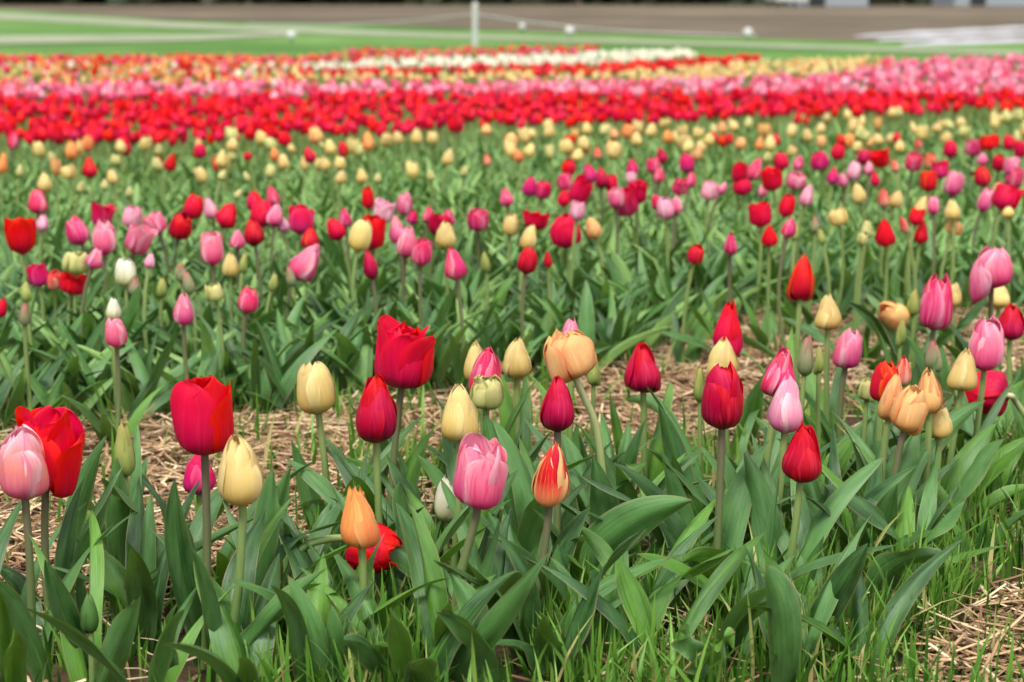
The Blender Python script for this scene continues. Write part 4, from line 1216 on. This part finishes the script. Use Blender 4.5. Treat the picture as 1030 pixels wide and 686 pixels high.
F = np.concatenate([fan(1.5, 6.0, 90000, 1.25), fan(1.5, 2.4, 20000, 1.15)])
px, py = project(F)
pr = np.full(len(F), .20)
pr[py > np.interp(px, [-80, 250, 480, 640, 800, 1030], [700, 560, 570, 545, 500, 470])] = 1.0
pr[(px < 250) & (py > 540)] = .16
pr[in_poly(px, py, [(470, 720), (440, 560), (470, 500), (700, 480), (980, 460), (960, 560), (860, 590), (680, 600), (560, 640)])] = .16
pr[in_poly(px, py, [(640, 720), (670, 600), (880, 560), (870, 720)])] = .5
pr[in_poly(px, py, [(860, 560), (930, 480), (1120, 470), (1120, 590), (1000, 600)])] = .8
pr[in_poly(px, py, [(800, 720), (790, 600), (900, 545), (1000, 540), (950, 640), (900, 720)])] = 1.0
pr[in_poly(px, py, STRAW_POLY)] = .05
pr[in_poly(px, py, [(300, 480), (320, 390), (560, 380), (560, 470), (430, 520)])] = .26
pr[in_poly(px, py, [(-80, 470), (-80, 425), (320, 405), (320, 440)])] = .22
pr[in_poly(px, py, [(740, 345), (780, 318), (960, 318), (960, 345)])] = .09
tuft = np.sin(F[:, 0] * 23 + 2 * np.sin(F[:, 1] * 9)) * np.sin(F[:, 1] * 19 + F[:, 0] * 5)
pr[in_poly(px, py, [(200, 470), (230, 395), (340, 395), (330, 460)])] = .30
pr[in_poly(px, py, STRAW_POLY2)] = .09
pr[in_poly(px, py, STRAW_POLY3)] = .7
pr = pr * np.clip(.62 + .75 * tuft, .06, 1.2)
F = F[rng.random(len(F)) < pr]
n = len(F)
near = (F[:, 1] < 2.2)
L = np.where(near, rng.uniform(.03, .11, n), rng.uniform(.05, .13, n)) * rng.uniform(.6, 1.1, n)
P = blades(F, L, rng.uniform(.0009, .0032, n))
tag(link('grass', grid_mesh('grass', P, np.clip(rng.normal(.45, .28, n), 0, 1), [GRASS])), 'green grass blades growing between the tulips', 'grass', kind='stuff')

# ------------------------------------------------------------------ beyond the tulips
def cyl(p0, p1, r0, r1, M=10):
    C = np.array([p0, p1], float)
    return tube_pts(np.linspace(C[0], C[1], 4), np.linspace(r0, r1, 4), M)


def uv_ball(c, r, K=9, M=14):
    ph = np.linspace(-math.pi / 2, math.pi / 2, K)
    th = np.linspace(0, 2 * math.pi, M)
    return np.array(c) + r * np.stack([np.cos(ph)[:, None] * np.cos(th)[None], np.cos(ph)[:, None] * np.sin(th)[None], np.sin(ph)[:, None] * np.ones(M)[None]], -1)


g = ground(478, 47)
kpx = g[1] / FPX
hp = 40 * kpx
post = empty('fence_post', g)
tag(post, 'white fence post standing on the green strip beyond the tulips', 'post')
me = grid_mesh('post', cyl((0, 0, 0), (0, 0, hp), 2.9 * kpx, 2.9 * kpx), None, [M_WHITE])
link('post', me, post)
link('cap', grid_mesh('cap', uv_ball((0, 0, hp), 3.2 * kpx), None, [M_WHITE]), post)
for (xe, ye, nm) in ((250, 40, 0), (760, 58, 1)):
    e = ground(xe, ye)
    e = np.array([e[0], e[1], hp * .45])
    a_ = np.array([g[0], g[1], hp * .8])
    t = np.linspace(0, 1, 16)[:, None]
    C = a_ * (1 - t) + e * t - np.array([0, 0, hp * .5]) * (t * (1 - t) * 4) * .25
    link('rope', grid_mesh('rope', tube_pts(C - g, np.full(16, 0.55 * kpx), 6), None, [M_WHITE]), post)
for (x, y, rp, lab) in ((293, 36, 4.6, 'white ball marker farthest along, alone over the pale path'), (525, 27, 3.4, 'small white ball marker right beside the fence post'),
                        (573, 31, 4.8, 'white ball marker between the fence post and the far one over the soil'), (752, 33, 4.8, 'white ball marker nearest the white row covers')):
    g2 = ground(x, y + 9)
    k2 = g2[1] / FPX
    m_ = empty('ball_marker', g2)
    tag(m_, lab, 'marker', 'ball markers beyond the tulips')
    link('stake', grid_mesh('stake', cyl((0, 0, 0), (0, 0, 9 * k2), .5 * k2, .5 * k2, 7), None, [M_ROOF]), m_)
    link('ball', grid_mesh('ball', uv_ball((0, 0, 9 * k2), rp * k2), None, [M_WHITE]), m_)

# long fleece tunnels over the rows at the edge of the ploughed field
for (xa, ya, xb, yb, lab) in ((858, 38, 1240, 18, 'long white fleece row cover farthest out on the ploughed field'), (880, 42, 1240, 26, 'long white fleece row cover between the two others'),
                              (905, 47, 1240, 36, 'long white fleece row cover nearest to the tulips')):
    a_, b_ = ground(xa, ya), ground(xb, yb)
    d = norm(b_ - a_)
    s = np.array([-d[1], d[0], 0])
    t = np.linspace(0, 1, 40)
    th = np.linspace(0, math.pi, 9)
    C = a_ + (b_ - a_) * t[:, None]
    wv = .22 + .03 * np.sin(t * 60)
    endf = np.clip(np.minimum(t, 1 - t) * 12, 0.02, 1) ** .5
    P = np.zeros((40, 9, 3))
    for q in range(40):
        P[q] = C[q] + s * (np.cos(th) * wv[q] * endf[q])[:, None] + np.array([0, 0, 1.0]) * (np.sin(th) * (.045 + .012 * math.sin(q * 1.9)) * endf[q] + .014)[:, None]
    rc = link('row_cover', grid_mesh('row_cover', P - a_, None, [M_FLEECE]), None, a_)
    tag(rc, lab, 'row cover', 'fleece row covers')


def shed(px, Y, wd, dp, h, lab, cat, name):
    c = at(px, 0, Y)
    r_ = empty(name, (c[0], Y, 0))
    tag(r_, lab, cat)
    link('wall', merge_meshes('wall', [box(-wd / 2, wd / 2, 0, dp, 0, h)], [M_WALL]), r_)
    ov = .25
    v = [(-wd / 2 - ov, -ov, h + .003), (wd / 2 + ov, -ov, h + .003), (wd / 2 + ov, dp + ov, h + .003), (-wd / 2 - ov, dp + ov, h + .003), (-wd / 2 - ov, dp / 2, h + dp * .3), (wd / 2 + ov, dp / 2, h + dp * .3)]
    f = [(0, 1, 5, 4), (2, 3, 4, 5), (0, 4, 3), (1, 2, 5), (3, 2, 1, 0)]
    link('roof', merge_meshes('roof', [(v, f)], [M_ROOF]), r_)
    link('door', merge_meshes('door', [box(-wd * .35, -wd * .35 + 1.0, -.03, -.003, 0, 2.0)], [M_DARK]), r_)
    for q in (0.0, .25):
        link('window', merge_meshes('window', [box(wd * q, wd * q + 1.2, -.03, -.003, 1.0, 2.0)], [M_DARK]), r_)
    return r_


shed(838, 104, 4.2, 4, 2.4, 'pale low shed at the wood edge, the smaller one', 'shed', 'shed')
shed(1012, 110, 6.5, 6, 2.8, 'long pale building at the far corner of the ploughed field', 'building', 'farm_building')
c = at(797, 2, 98)
van = empty('van', (c[0], 98, 0))
tag(van, 'white van parked before the trees beyond the ploughed field', 'van')
link('body', merge_meshes('body', [box(-.9, .9, 0, 4.6, .35, 1.95)], [M_WHITE]), van)
link('windscreen', merge_meshes('windscreen', [box(-.75, .75, -.03, -.003, 1.15, 1.8)], [M_DARK]), van)
for sx in (-.8, .8):
    for yy in (.9, 3.6):
        link('wheel', grid_mesh('wheel', np.stack([tube_pts(np.array([[sx - .1, yy, .33], [sx - .03, yy, .33], [sx + .03, yy, .33], [sx + .1, yy, .33]]), np.array([.02, .33, .33, .02]), 14)]), None, [M_DARK]), van)

# the far wood, one mass
n = 9000
Xv = rng.uniform(-75, 75, n)
Yv = rng.uniform(118, 132, n)
hgt = 7 + 3 * np.sin(Xv * .21) + 2 * np.sin(Xv * .57 + 1) + 1.5 * np.sin(Xv * 1.3)
Zv = rng.random(n) * hgt
s = rng.uniform(.35, .9, n)
a = rng.normal(0, 1, (n, 3))
a = norm(a)
b_ = norm(np.cross(a, rng.normal(0, 1, (n, 3))))
cc = np.stack([Xv, Yv, Zv], -1)
P = cc[:, None, None] + (a * s[:, None])[:, None, None] * np.array([-1, 1.0])[None, :, None, None] + (b_ * s[:, None])[:, None, None] * np.array([-1, 1.0])[None, None, :, None]
P[..., 2] = np.maximum(P[..., 2], .02)
tag(link('woods', grid_mesh('woods', P, rng.random(n), [M_TREE])), 'dark blurred wood along the far edge of the ploughed field', 'wood', kind='stuff')
